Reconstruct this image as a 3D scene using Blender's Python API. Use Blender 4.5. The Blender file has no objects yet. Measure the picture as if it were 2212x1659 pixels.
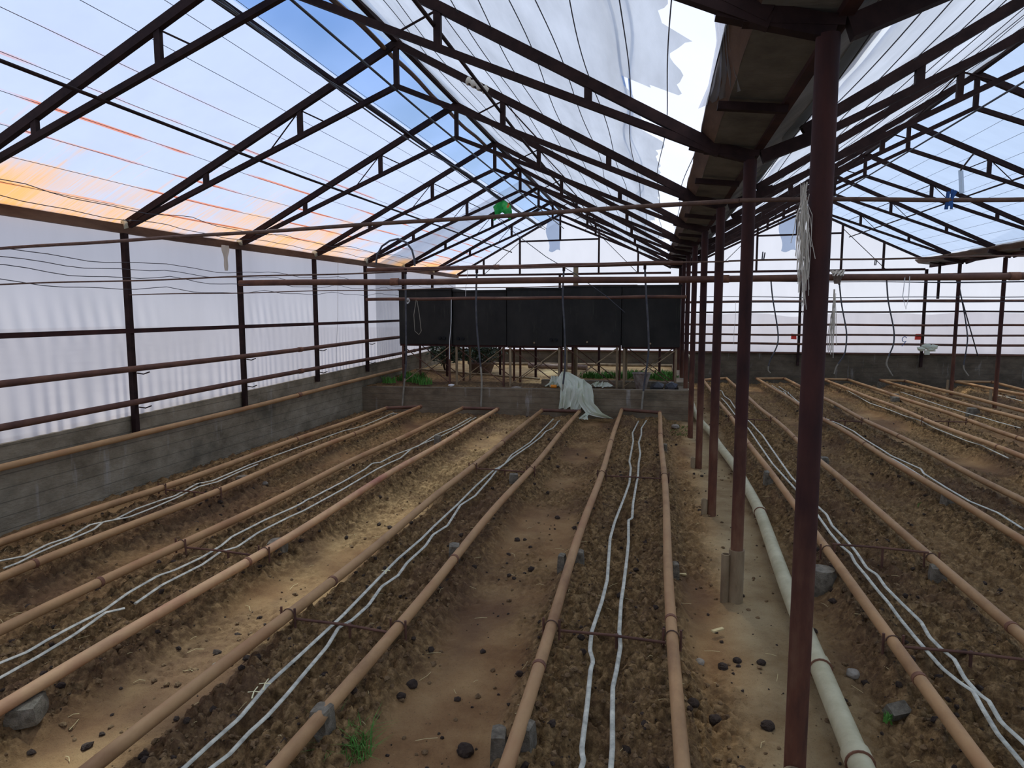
import bpy, math, random
import numpy as np
from mathutils import Vector, Matrix

# ------------------------------------------------------------------ camera
FPX, PITCH, YAW, ROLL, EYE = 1446.459, math.radians(6.02145), math.radians(-12.04352), math.radians(-0.0775), 1.75
cp, sp, cy, sy, cr, sr = math.cos(PITCH), math.sin(PITCH), math.cos(YAW), math.sin(YAW), math.cos(ROLL), math.sin(ROLL)
FW = np.array([sy*cp, cy*cp, -sp]); RT = np.array([cy, -sy, 0.0]); UP = np.cross(RT, FW)
RT, UP = cr*RT + sr*UP, -sr*RT + cr*UP
sc = bpy.context.scene
col = sc.collection
cam = bpy.data.objects.new('camera', bpy.data.cameras.new('camera'))
col.objects.link(cam)
M = Matrix(((RT[0], UP[0], -FW[0], 0), (RT[1], UP[1], -FW[1], 0), (RT[2], UP[2], -FW[2], EYE), (0, 0, 0, 1)))
cam.matrix_world = M
cam.data.sensor_width = 36.0
cam.data.lens = FPX/2212*36.0
cam.data.clip_start = 0.05
cam.data.clip_end = 300
sc.camera = cam

def ray(x, y):
    return RT*((x-1106)/FPX) - UP*((y-829.5)/FPX) + FW
def at(x, y, z):                       # where the sight line of a photo point meets the level z
    d = ray(x, y); return np.array([0, 0, EYE]) + d*((z-EYE)/d[2])
def aty(x, y, Y):                      # ... meets the upright plane at depth Y
    d = ray(x, y); return np.array([0, 0, EYE]) + d*(Y/d[1])
def atx(x, y, X):
    d = ray(x, y); return np.array([0, 0, EYE]) + d*(X/d[0])

# ------------------------------------------------------------------ view, world, sun
sc.view_settings.view_transform = 'Standard'
sc.view_settings.look = 'None'
sc.view_settings.exposure = 0.10
sc.view_settings.gamma = 1.0
sc.view_settings.use_curve_mapping = False
sc.cycles.max_bounces = 10
sc.cycles.transmission_bounces = 8
sc.cycles.transparent_max_bounces = 16
sc.cycles.sample_clamp_indirect = 6

world = bpy.data.worlds.new('world'); sc.world = world; world.use_nodes = True
wt = world.node_tree; wt.nodes.clear()
wo = wt.nodes.new('ShaderNodeOutputWorld'); wb = wt.nodes.new('ShaderNodeBackground')
wc = wt.nodes.new('ShaderNodeTexCoord'); wsx = wt.nodes.new('ShaderNodeSeparateXYZ'); wr = wt.nodes.new('ShaderNodeValToRGB')
wt.links.new(wc.outputs['Generated'], wsx.inputs[0]); wt.links.new(wsx.outputs['Z'], wr.inputs[0])
wt.links.new(wr.outputs[0], wb.inputs[0]); wt.links.new(wb.outputs[0], wo.inputs[0])
e = wr.color_ramp.elements
e[0].position = 0.0; e[0].color = (0.80, 0.83, 0.88, 1)
e[1].position = 1.0; e[1].color = (0.07, 0.21, 0.66, 1)
q = e.new(0.22); q.color = (0.50, 0.60, 0.80, 1)
q = e.new(0.5); q.color = (0.12, 0.29, 0.72, 1)
wb.inputs[1].default_value = 1.0

sun = bpy.data.objects.new('sun', bpy.data.lights.new('sun', 'SUN')); col.objects.link(sun)
sun.data.energy = 4.6; sun.data.angle = math.radians(4.5); sun.data.color = (1.0, 0.95, 0.86)
sd = Vector((-0.105, 0.42, 1.0)).normalized()
sun.rotation_euler = sd.to_track_quat('Z', 'Y').to_euler()

rng = np.random.default_rng(7); random.seed(7)

# ------------------------------------------------------------------ node material helpers
def newmat(name):
    m = bpy.data.materials.new(name); m.use_nodes = True
    nt = m.node_tree; nt.nodes.clear()
    out = nt.nodes.new('ShaderNodeOutputMaterial')
    return m, nt, out
def N(nt, typ, **kw):
    n = nt.nodes.new(typ)
    for k, v in kw.items():
        if k.startswith('_'): setattr(n, k[1:], v)
        else: n.inputs[k].default_value = v
    return n
def pos(nt, scale=(1, 1, 1)):
    g = nt.nodes.new('ShaderNodeNewGeometry'); mp = nt.nodes.new('ShaderNodeMapping'); mp.inputs['Scale'].default_value = scale
    nt.links.new(g.outputs['Position'], mp.inputs[0]); return mp.outputs[0]
def noise(nt, vec, scale, detail=4, rough=.55):
    n = N(nt, 'ShaderNodeTexNoise', Scale=scale, Detail=detail, Roughness=rough); nt.links.new(vec, n.inputs['Vector']); return n.outputs[0]
def ramp(nt, fac, stops):
    r = nt.nodes.new('ShaderNodeValToRGB'); el = r.color_ramp.elements
    el[0].position, el[0].color = stops[0][0], (*stops[0][1], 1)
    el[1].position, el[1].color = stops[-1][0], (*stops[-1][1], 1)
    for p, c in stops[1:-1]:
        x = el.new(p); x.color = (*c, 1)
    nt.links.new(fac, r.inputs[0]); return r.outputs[0]
def mathn(nt, op, a, b=None):
    n = nt.nodes.new('ShaderNodeMath'); n.operation = op
    for i, v in enumerate((a, b)):
        if v is None: continue
        if isinstance(v, (int, float)): n.inputs[i].default_value = v
        else: nt.links.new(v, n.inputs[i])
    return n.outputs[0]
def mixc(nt, fac, a, b, mode='MIX'):
    n = nt.nodes.new('ShaderNodeMix'); n.data_type = 'RGBA'; n.blend_type = mode
    for s, v in ((0, fac), (6, a), (7, b)):
        if isinstance(v, (int, float)): n.inputs[s].default_value = v
        elif isinstance(v, tuple): n.inputs[s].default_value = (*v, 1)
        else: nt.links.new(v, n.inputs[s])
    return n.outputs[2]
def maprange(nt, v, a, b, c=0., d=1.):
    n = N(nt, 'ShaderNodeMapRange'); nt.links.new(v, n.inputs[0])
    for i, x in enumerate((a, b, c, d)): n.inputs[i+1].default_value = x
    return n.outputs[0]
def princ(nt, out, color, rough=.8, bump=None, bstr=.3, bdist=.01, metal=0., spec=.3):
    b = nt.nodes.new('ShaderNodeBsdfPrincipled')
    if isinstance(color, tuple): b.inputs['Base Color'].default_value = (*color, 1)
    else: nt.links.new(color, b.inputs['Base Color'])
    b.inputs['Roughness'].default_value = rough; b.inputs['Metallic'].default_value = metal
    b.inputs['Specular IOR Level'].default_value = spec
    if bump is not None:
        bn = N(nt, 'ShaderNodeBump', Strength=bstr, Distance=bdist); nt.links.new(bump, bn.inputs['Height'])
        nt.links.new(bn.outputs[0], b.inputs['Normal'])
    nt.links.new(b.outputs[0], out.inputs[0]); return b
def mottled(name, c1, c2, scale=12, rough=.75, stretch=(1, 1, 1), bstr=.25, bdist=.003, spec=.3, c3=None):
    m, nt, out = newmat(name); v = pos(nt, stretch)
    f = noise(nt, v, scale, 6, .65)
    st = [(.35, c1), (.65, c2)] if c3 is None else [(.32, c1), (.5, c2), (.68, c3)]
    princ(nt, out, ramp(nt, f, st), rough, noise(nt, pos(nt), scale*6, 4), bstr, bdist, 0, spec); return m
def plain(name, c, rough=.7, spec=.3):
    m, nt, out = newmat(name); princ(nt, out, c, rough, spec=spec); return m

MAT = {}
MAT['truss'] = mottled('dark_steel', (.018, .009, .008), (.036, .018, .015), 9, spec=.15)
MAT['column'] = mottled('rusty_steel', (.030, .012, .011), (.062, .022, .017), 5, stretch=(1, 1, .35), spec=.2)
def columnmat():
    m, nt, out = newmat('rusty_column'); g = nt.nodes.new('ShaderNodeNewGeometry'); sx_ = nt.nodes.new('ShaderNodeSeparateXYZ'); nt.links.new(g.outputs['Position'], sx_.inputs[0])
    f = noise(nt, pos(nt, (1, 1, .3)), 9, 6, .65); c = ramp(nt, f, [(.35, (.026, .011, .010)), (.65, (.060, .021, .016))])
    c2 = ramp(nt, f, [(.3, (.07, .030, .020)), (.5, (.14, .055, .030)), (.7, (.22, .12, .065))])
    t = maprange(nt, mathn(nt, 'ADD', sx_.outputs['Z'], mathn(nt, 'MULTIPLY', noise(nt, pos(nt), 3.5, 4), -1.0)), .75, -.30)
    princ(nt, out, mixc(nt, t, c, c2), .75, noise(nt, pos(nt), 60, 4), .25, .003, 0, .2); return m
MAT['colrust'] = columnmat()
MAT['rust'] = mottled('rust_brown', (.085, .038, .026), (.16, .075, .045), 7, stretch=(.6, .6, .6))
MAT['wirerust'] = mottled('rusty_wire', (.09, .05, .035), (.16, .09, .06), 15)
MAT['wire'] = plain('dark_wire', (.05, .05, .06), .6)
MAT['rail'] = mottled('ochre_pipe', (.24, .12, .050), (.42, .245, .108), 2.6, rough=.6, stretch=(1, .5, 1), c3=(.33, .16, .068), spec=.3)
MAT['railpink'] = mottled('reddish_pipe', (.36, .16, .085), (.52, .31, .15), 2.2, rough=.6, stretch=(1, .5, 1), c3=(.31, .12, .075))
MAT['coupling'] = mottled('rust_band', (.14, .06, .035), (.24, .11, .06), 20)
MAT['tape'] = mottled('grey_hose', (.32, .31, .24), (.66, .64, .50), 18, rough=.32, spec=.6, bdist=.001)
MAT['whitepipe'] = mottled('cream_pipe', (.42, .37, .21), (.58, .52, .32), 6, rough=.55)
MAT['block'] = mottled('concrete_block', (.10, .083, .055), (.25, .215, .155), 25, bstr=.8, bdist=.008)
MAT['stone'] = mottled('stone', (.20, .165, .12), (.36, .31, .24), 20, bstr=.5)
MAT['clod'] = mottled('dark_clod', (.035, .022, .015), (.075, .05, .034), 40, rough=.95, bstr=.9, bdist=.01)
MAT['clodl'] = mottled('soil_clod', (.11, .062, .028), (.27, .17, .08), 30, rough=.95, bstr=.9, bdist=.008)
MAT['hose'] = mottled('dark_hose', (.045, .045, .055), (.10, .10, .10), 8, rough=.5)
MAT['hoselight'] = mottled('faded_hose', (.22, .20, .15), (.38, .34, .26), 8, rough=.6)
MAT['string'] = plain('pale_string', (.62, .56, .46), .9)
MAT['white'] = plain('white_string', (.75, .74, .70), .8)
MAT['blue'] = plain('blue_cloth', (.03, .10, .30), .8)
MAT['red'] = plain('red_tag', (.75, .05, .03), .6)
MAT['orange'] = plain('orange_can', (.75, .25, .02), .5)
MAT['grass'] = mottled('grass_green', (.05, .16, .02), (.12, .30, .05), 30, rough=.7, bstr=0)
MAT['leaf'] = mottled('dark_leaf', (.012, .03, .012), (.05, .09, .03), 14, rough=.45, bstr=0, spec=.5)
MAT['moss'] = mottled('moss', (.10, .12, .03), (.24, .25, .08), 20, rough=.95, bstr=.8)
MAT['pot'] = mottled('clay_pot', (.16, .10, .07), (.26, .18, .13), 10)
MAT['bucket'] = mottled('stained_bucket', (.12, .08, .06), (.33, .29, .24), 9, stretch=(1, 1, .5))
MAT['board'] = mottled('old_board', (.07, .035, .022), (.17, .10, .06), 8, stretch=(1, .2, 1))
MAT['straw'] = plain('straw', (.60, .48, .24), .9)
MAT['twine'] = plain('yellow_twine', (.72, .66, .38), .9)
MAT['white_leg'] = mottled('pale_post', (.19, .13, .07), (.36, .27, .155), 7, stretch=(1, 1, .3))

def concrete(name, c1, c2, c3, board=.115):
    m, nt, out = newmat(name)
    g = nt.nodes.new('ShaderNodeNewGeometry'); s = nt.nodes.new('ShaderNodeSeparateXYZ'); nt.links.new(g.outputs['Position'], s.inputs[0])
    v = pos(nt, (1, 1, 1.6)); f = noise(nt, v, 2.6, 8, .68)
    base = ramp(nt, f, [(.3, c1), (.5, c2), (.72, c3)])
    # pale lime runs and dark damp patches
    vs = pos(nt, (3.2, 3.2, .55)); run = noise(nt, vs, 2.2, 5, .6)
    base = mixc(nt, maprange(nt, run, .62, .74, 0, .55), base, (.42, .40, .36))
    damp = noise(nt, pos(nt, (.7, .7, 1.1)), 1.4, 4, .6)
    base = mixc(nt, maprange(nt, damp, .56, .70, 0, .65), base, (.045, .043, .028))
    fr = mathn(nt, 'FRACT', mathn(nt, 'DIVIDE', mathn(nt, 'ADD', s.outputs['Z'], mathn(nt, 'MULTIPLY', noise(nt, pos(nt, (.5, .5, .5)), 1.5, 2), .02)), board))
    line = mathn(nt, 'LESS_THAN', fr, .07)
    h = mathn(nt, 'SUBTRACT', noise(nt, pos(nt, (1, 1, 3)), 18, 5), mathn(nt, 'MULTIPLY', line, .7))
    base = mixc(nt, mathn(nt, 'MULTIPLY', line, .45), base, (.05, .045, .035))
    princ(nt, out, base, .92, h, .6, .012); return m
MAT['conc'] = concrete('concrete_wall', (.15, .122, .078), (.26, .22, .15), (.38, .325, .23))
MAT['conc2'] = concrete('concrete_kerb', (.125, .09, .055), (.19, .145, .09), (.26, .205, .135), .11)
MAT['conc3'] = concrete('concrete_back', (.065, .05, .032), (.115, .09, .058), (.17, .135, .09), .12)

def film(name, tint, clear, wr_scale=(1, 1, 1), rust=False, streak=.25, grey=0.0, lines=None, cleartint=(1, 1, 1), dcol=(.60, .60, .57)):
    m, nt, out = newmat(name)
    v = pos(nt, wr_scale); f = noise(nt, v, 2.0, 6, .6)
    lo = tuple(c*(1-streak) for c in tint)
    c = ramp(nt, f, [(.3, lo), (.7, tint)])
    alpha = None
    if lines:
        w = N(nt, 'ShaderNodeTexWave', Scale=lines, Distortion=1.5, Detail=2); w.bands_direction = 'Y'
        nt.links.new(pos(nt, (1, 1, 1)), w.inputs['Vector']); w.inputs['Detail Scale'].default_value = .6
        c = mixc(nt, mathn(nt, 'MULTIPLY', w.outputs[1], .10), c, (.25, .27, .28))
    if rust:
        g = nt.nodes.new('ShaderNodeNewGeometry'); s = nt.nodes.new('ShaderNodeSeparateXYZ'); nt.links.new(g.outputs['Position'], s.inputs[0])
        X = s.outputs['X']
        band = mathn(nt, 'FRACT', mathn(nt, 'DIVIDE', mathn(nt, 'ADD', X, 5.20), .26))      # 0 at a wire, runs down the slope from the next one
        strk = noise(nt, pos(nt, (.35, 16, .35)), 2.0, 5, .75)
        blot = noise(nt, pos(nt, (.8, .62, .3)), 1.25, 3, .5)
        low = maprange(nt, X, -5.2, -3.9, 1, 0)
        lowb = maprange(nt, X, -5.2, -3.9, .34, -.30)
        a = maprange(nt, mathn(nt, 'ADD', mathn(nt, 'ADD', mathn(nt, 'MULTIPLY', strk, .75), mathn(nt, 'MULTIPLY', blot, 1.25)), mathn(nt, 'ADD', lowb, mathn(nt, 'MULTIPLY', band, .16))), 1.10, 1.50, 0, 1)
        c = mixc(nt, mathn(nt, 'MULTIPLY', a, .95), c, (.90, .42, .08))
        vl = noise(nt, pos(nt, (.5, 5.3, .5)), 2.6, 1, .5)
        c = mixc(nt, mathn(nt, 'MULTIPLY', mathn(nt, 'MULTIPLY', mathn(nt, 'GREATER_THAN', vl, .70), maprange(nt, X, -4.0, -4.8)), .45), c, (.85, .42, .14))
        # thin red rust lines lying where the wires touch the film
        ln = mathn(nt, 'GREATER_THAN', band, .90)
        seg = noise(nt, pos(nt, (3.7, .35, .0)), 2.2, 2, .5)
        lm = mathn(nt, 'MULTIPLY', mathn(nt, 'MULTIPLY', ln, maprange(nt, seg, .46, .54)), maprange(nt, X, -3.6, -4.1))
        c = mixc(nt, mathn(nt, 'MULTIPLY', lm, .85), c, (.70, .16, .03))
    tr = nt.nodes.new('ShaderNodeBsdfTranslucent'); nt.links.new(c, tr.inputs[0])
    df = nt.nodes.new('ShaderNodeBsdfDiffuse'); df.inputs[0].default_value = (*dcol, 1)
    tp = nt.nodes.new('ShaderNodeBsdfTransparent'); tp.inputs[0].default_value = (*cleartint, 1)
    m1 = nt.nodes.new('ShaderNodeMixShader'); m1.inputs[0].default_value = .12 + grey
    nt.links.new(tr.outputs[0], m1.inputs[1]); nt.links.new(df.outputs[0], m1.inputs[2])
    m2 = nt.nodes.new('ShaderNodeMixShader')
    nt.links.new(maprange(nt, noise(nt, pos(nt, (.7, .5, .5)), 1.1, 3), .3, .7, clear*.75, min(1, clear*1.25)), m2.inputs[0])
    nt.links.new(m1.outputs[0], m2.inputs[1]); nt.links.new(tp.outputs[0], m2.inputs[2])
    nt.links.new(m2.outputs[0], out.inputs[0]); return m
MAT['film_left'] = film('milky_film', (.50, .565, .67), .13, (1, 1, 1), rust=True, streak=.08)
MAT['film_clear'] = film('clear_film', (.45, .62, .95), .88, streak=.15, cleartint=(.66, .82, .97))
MAT['film_right'] = film('white_film', (.92, .94, .97), .14, streak=.05)
MAT['film_r2'] = film('pale_blue_film', (.47, .57, .67), .18, (.6, 2, 1), streak=.10)
MAT['film_wall'] = film('wall_film', (.74, .705, .715), .18, (1, .9, .25), streak=.12)
MAT['film_back'] = film('gable_film', (.87, .88, .92), .26, (.7, 1, .3), streak=.10)
MAT['film_blueopening'] = film('blue_opening_film', (.30, .38, .52), .30, streak=.15, cleartint=(.7, .8, .95))
MAT['film_grey'] = film('dusty_film', (.42, .44, .47), .45, streak=.3, grey=.2)
MAT['net'] = film('woven_net', (.62, .66, .67), .18, (2.5, .5, .5), streak=.36, lines=26, grey=.05)
MAT['sheet'] = film('crumpled_plastic', (.80, .84, .62), .04, (3, 3, 3), streak=.35, grey=.6, dcol=(.80, .82, .66))
MAT['green_sheet'] = film('green_sheet', (.06, .40, .10), .05, (6, 6, 6), streak=.4)

def tankmat():
    m, nt, out = newmat('black_tank')
    f = noise(nt, pos(nt, (1, 1, .6)), 3, 6, .6)
    c = ramp(nt, f, [(.3, (.014, .013, .011)), (.7, (.032, .029, .024))])
    st = noise(nt, pos(nt, (7, 1, .8)), 2.4, 5, .7)
    c = mixc(nt, maprange(nt, st, .58, .75, 0, .5), c, (.075, .075, .05))
    princ(nt, out, c, .6, noise(nt, pos(nt), 30, 3), .2, .004, 0, .22); return m
MAT['tank'] = tankmat()
MAT['black'] = plain('black', (.006, .006, .006), .7)
def guttermat():
    m, nt, out = newmat('gutter_sheet')
    f = noise(nt, pos(nt, (1, .8, 1)), 4, 6, .65)
    princ(nt, out, ramp(nt, f, [(.3, (.07, .062, .05)), (.5, (.14, .125, .10)), (.7, (.20, .18, .15))]), .8, noise(nt, pos(nt, (2, 9, 2)), 8, 3), .3, .01); return m
MAT['gutter'] = guttermat()

# ------------------------------------------------------------------ mesh builder
def setp(o, label=None, cat=None, group=None, kind=None):
    if label: o['label'] = label
    if cat: o['category'] = cat
    if group: o['group'] = group
    if kind: o['kind'] = kind
    return o
def empty(name, loc=(0, 0, 0)):
    o = bpy.data.objects.new(name, None); o.empty_display_size = .1; o.location = [float(v) for v in loc]; col.objects.link(o); return o
class MB:
    def __init__(s): s.v = []; s.f = []; s.n = 0; s.smooth = False
    def add(s, V, F):
        V = np.asarray(V, float); s.v.append(V); n = s.n
        s.f.extend([tuple(int(i)+n for i in f) for f in F]); s.n += len(V); return s
    def tube(s, pts, r, n=8, closed=False, caps=True, flat=None):
        P = np.asarray(pts, float); k = len(P); R = np.broadcast_to(np.asarray(r, float), (k,))
        T = np.zeros_like(P)
        if closed: T = np.roll(P, -1, 0) - np.roll(P, 1, 0)
        else:
            T[1:-1] = P[2:] - P[:-2]; T[0] = P[1]-P[0]; T[-1] = P[-1]-P[-2]
        T /= np.linalg.norm(T, axis=1)[:, None] + 1e-12
        ref = np.array([0, 0, 1.]) if abs(T[0][2]) < .9 else np.array([1., 0, 0])
        u = np.cross(T[0], ref); u /= np.linalg.norm(u)
        V = []; a = np.arange(n)*2*np.pi/n
        for i in range(k):
            u = u - T[i]*np.dot(u, T[i]); u /= np.linalg.norm(u); w = np.cross(T[i], u)
            fl = 1.0 if flat is None else flat
            V.append(P[i] + R[i]*(np.cos(a)[:, None]*u + fl*np.sin(a)[:, None]*w))
        V = np.concatenate(V); F = []
        for i in range(k if closed else k-1):
            j = (i+1) % k
            for q in range(n):
                p = (q+1) % n; F.append((i*n+q, i*n+p, j*n+p, j*n+q))
        if caps and not closed:
            F.append(tuple(range(n-1, -1, -1))); F.append(tuple((k-1)*n+q for q in range(n)))
        s.smooth = True if n > 4 else s.smooth
        return s.add(V, F)
    def beam(s, a, b, w, h, up=(0, 0, 1)):
        a = np.asarray(a, float); b = np.asarray(b, float); t = b-a; t /= np.linalg.norm(t)
        u = np.cross(t, np.asarray(up, float)); u /= np.linalg.norm(u)+1e-12; v = np.cross(u, t)
        V = [p + sx*u*w/2 + sz*v*h/2 for p in (a, b) for sx, sz in ((-1, -1), (1, -1), (1, 1), (-1, 1))]
        return s.add(V, [(0, 1, 2, 3), (7, 6, 5, 4), (0, 4, 5, 1), (1, 5, 6, 2), (2, 6, 7, 3), (3, 7, 4, 0)])
    def angle(s, a, b, w, up=(0, 0, 1), t=.006):       # an L section
        a = np.asarray(a, float); b = np.asarray(b, float); d = b-a; d /= np.linalg.norm(d)
        u = np.cross(d, np.asarray(up, float)); u /= np.linalg.norm(u)+1e-12; v = np.cross(u, d)
        s.beam(a - v*(w/2), b - v*(w/2), w, t, up)
        s.beam(a - u*(w/2-t/2), b - u*(w/2-t/2), t, w, up); return s
    def box(s, c, d, rz=0., tilt=0., jit=0.):
        c = np.asarray(c, float); d = np.asarray(d, float)/2
        V = np.array([(x, y, z) for z in (-1, 1) for y in (-1, 1) for x in (-1, 1)], float)*d
        if jit: V += rng.uniform(-jit, jit, V.shape)
        ct, stt = math.cos(tilt), math.sin(tilt); V = V @ np.array([[1, 0, 0], [0, ct, stt], [0, -stt, ct]])
        cz, sz = math.cos(rz), math.sin(rz); V = V @ np.array([[cz, sz, 0], [-sz, cz, 0], [0, 0, 1]])
        return s.add(V + c, [(0, 2, 3, 1), (4, 5, 7, 6), (0, 1, 5, 4), (2, 6, 7, 3), (0, 4, 6, 2), (1, 3, 7, 5)])
    def grid(s, G):                                     # G: (rows, cols, 3)
        r, c, _ = G.shape; idx = np.arange(r*c).reshape(r, c)
        F = np.stack([idx[:-1, :-1], idx[:-1, 1:], idx[1:, 1:], idx[1:, :-1]], -1).reshape(-1, 4)
        s.smooth = True; s.add(G.reshape(-1, 3), []); n0 = s.n - r*c
        s.f.extend([tuple(x) for x in (F+n0).tolist()]); return s
    def lathe(s, c, prof, n=20):
        c = np.asarray(c, float); V = []; k = len(prof)
        for r, z in prof:
            for q in range(n):
                a = 2*math.pi*q/n; V.append(c + np.array([r*math.cos(a), r*math.sin(a), z]))
        F = [(i*n+q, i*n+(q+1) % n, (i+1)*n+(q+1) % n, (i+1)*n+q) for i in range(k-1) for q in range(n)]
        F.append(tuple(range(n-1, -1, -1))); s.smooth = True
        return s.add(V, F)
    def build(s, name, mat, parent=None, **kw):
        V = np.concatenate(s.v)
        org = np.array([(V[:, 0].min()+V[:, 0].max())/2, (V[:, 1].min()+V[:, 1].max())/2, V[:, 2].min()])
        base = org if parent is None else np.array(parent_world(parent))
        me = bpy.data.meshes.new(name); me.from_pydata((V-(org if parent is None else base)).tolist(), [], s.f)
        me.materials.append(MAT[mat] if isinstance(mat, str) else mat)
        if s.smooth:
            me.polygons.foreach_set('use_smooth', [True]*len(me.polygons))
            try: me.set_sharp_from_angle(angle=math.radians(45))
            except Exception: pass
        me.update(); o = bpy.data.objects.new(name, me); col.objects.link(o)
        if parent is None: o.location = org.tolist()
        else: o.parent = parent
        return setp(o, **kw) if kw else o
def parent_world(p):
    v = Vector((0, 0, 0))
    while p is not None: v = v + p.location; p = p.parent
    return v

# smooth value noise on numpy arrays
def vnoise(x, y, seed):
    r = np.random.default_rng(seed); T = r.random((256, 256))
    xi = np.floor(x).astype(int); yi = np.floor(y).astype(int); fx = x-xi; fy = y-yi
    fx = fx*fx*(3-2*fx); fy = fy*fy*(3-2*fy)
    a = T[xi & 255, yi & 255]; b = T[(xi+1) & 255, yi & 255]; c = T[xi & 255, (yi+1) & 255]; d = T[(xi+1) & 255, (yi+1) & 255]
    return (a*(1-fx)+b*fx)*(1-fy) + (c*(1-fx)+d*fx)*fy
def fbm(x, y, seed, oct=4, g=.5):
    s = 0; a = 1; t = 0
    for i in range(oct): s = s + a*vnoise(x*2**i+i*17.3, y*2**i+i*9.1, seed+i); t += a; a *= g
    return s/t

# ------------------------------------------------------------------ layout numbers
XW = -5.12; XR1 = -2.30; XC = .52; XR2 = 3.17; XC2 = 6.12
YC = [.5, 2.4, 4.2, 6.0, 7.85, 9.75, 11.6, 13.45, 15.3]            # the central columns, front to back
YG = 17.15
ORD = ['nearest', 'second', 'third', 'fourth', 'fifth', 'sixth', 'seventh', 'eighth', 'ninth', 'tenth', 'eleventh', 'twelfth', 'thirteenth', 'fourteenth', 'fifteenth', 'sixteenth', 'seventeenth', 'eighteenth']
def yk(k, x): return (YC[k] if k < len(YC) else YG) + (.047*(x-XC) if k < len(YC) else 0)
def zr(y): return .013*np.maximum(0, np.asarray(y)-6.5)
def zroof(x):
    if x <= XR1: return 2.60 + (x-XW)*.543
    if x <= XC: return 4.13 - (x-XR1)*.540
    if x <= XR2: return 2.62 + (x-XC)*.578
    if x <= XC2: return 4.15 - (x-XR2)*.480
    return 2.73
def zlow(x):
    if x <= XR1: return 2.57 + (x-XW)*.424
    if x <= XC: return 3.765 - (x-XR1)*.412
    if x <= XR2: return 2.58 + (x-XC)*.470
    return 3.825 - (x-XR2)*.375
def gz(y): return .05*np.clip((np.asarray(y)-9)/8, 0, 1)

BEDS = [(-4.44, -3.91, 10.7), (-3.19, -2.575, 10.8), (-1.86, -1.24, 10.85), (-.50, .11, 11.0),
        (1.17, 1.78, 16.5), (2.48, 3.09, 16.6), (3.93, 4.47, 16.6), (5.2, 5.75, 16.6), (6.6, 7.15, 16.6)]
RZ = .155

# ------------------------------------------------------------------ ground (soil)
def cells(X, Y, c, seed):
    # rounded clods: one bump round each jittered point of a square lattice
    r = np.random.default_rng(seed); JX = r.random((256, 256)); JY = r.random((256, 256)); JR = r.random((256, 256))
    u, v = X/c, Y/c; iu, iv = np.floor(u).astype(int), np.floor(v).astype(int); h = np.zeros_like(u)
    for du in (-1, 0, 1):
        for dv in (-1, 0, 1):
            a, b = (iu+du) & 255, (iv+dv) & 255; R = .30+.38*JR[a, b]**1.5
            d2 = (u-(iu+du+JX[a, b]))**2+(v-(iv+dv+JY[a, b]))**2
            h = np.maximum(h, np.sqrt(np.clip(R*R-d2, 0, None)))
    return h*c
def soil_height(X, Y):
    bed = np.zeros_like(X); edge = np.zeros_like(X)
    for a, b, ye in BEDS:
        wob = .05*(fbm(Y*.9, X*0+a*7, 31, 3)-.5)
        t = np.clip((X-a+.17+wob)/.17, 0, 1)*np.clip((b+.17+wob-X)/.17, 0, 1)*np.clip((ye+.15-Y)/.2, 0, 1)
        bed = np.maximum(bed, t*t*(3-2*t))
    lump = fbm(X*9, Y*9, 3, 4, .62)-.5; fine = fbm(X*34, Y*34, 11, 3, .6)-.5; big = fbm(X*1.6, Y*1.6, 5, 3)-.5
    smooth_ = np.exp(-((X+.85)/.30)**4)*.24; rough = np.clip((fbm(X*1.3, Y*.8, 21, 3)-.24-smooth_)*4, 0, 1)
    wx, wy = X+.02*fbm(X*30, Y*30, 8, 2), Y+.02*fbm(X*30+9, Y*30+4, 9, 2)
    cl = cells(wx, wy, .062, 5)*1.0 + cells(wx, wy, .030, 6)*1.0
    h = -.035 + .03*big + bed*(.085 + .080*lump + .02*fine + .95*cl) + (1-bed)*(rough*(.04*np.maximum(lump, -.1)+.014*fine + .80*cl) + .004*fine)
    pw = .16*(fbm(X*3, Y*2.5, 55, 3)-.5); path = np.clip((X-.36+pw)/.22, 0, 1)*np.clip((1.0+pw-X)/.2, 0, 1)
    h = h*(1-path) + path*(-.03 + .012*big + .006*fine + .012*np.maximum(lump, 0))
    # planting holes between the two drip hoses
    for i, (a, b, ye) in enumerate(BEDS):
        c = (a+b)/2-.02; per = .235
        d = (np.mod(Y+.07*i, per)/per-.5)*per
        amp = np.clip(fbm(Y*2+i*5, X*0+i, 77, 2)*3-(.3 if i in (2, 3, 4) else .9), 0, 1)
        h = h - .125*amp*np.exp(-((X-c)/.085)**4 - (d/.068)**2)*bed
    return h + gz(Y), bed, path, rough, lump
ys = [1.0]
while ys[-1] < 17.3: ys.append(ys[-1] + max(.0065, .0037*ys[-1]))
ys = np.array(ys); u_ = np.linspace(0, 1, 1150)
xl = np.maximum(-5.2, -2.4-.95*ys)[:, None]; xr_ = np.minimum(9.6, 1.9+.62*ys)[:, None]     # the soil is meshed finest where it is seen closest
XX = xl+(xr_-xl)*u_[None, :]; YY = np.repeat(ys[:, None], len(u_), 1)
HH, bedm, pathm, roughm, lumpm = soil_height(XX, YY)
g = MB().grid(np.stack([XX, YY, HH], -1))

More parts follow.
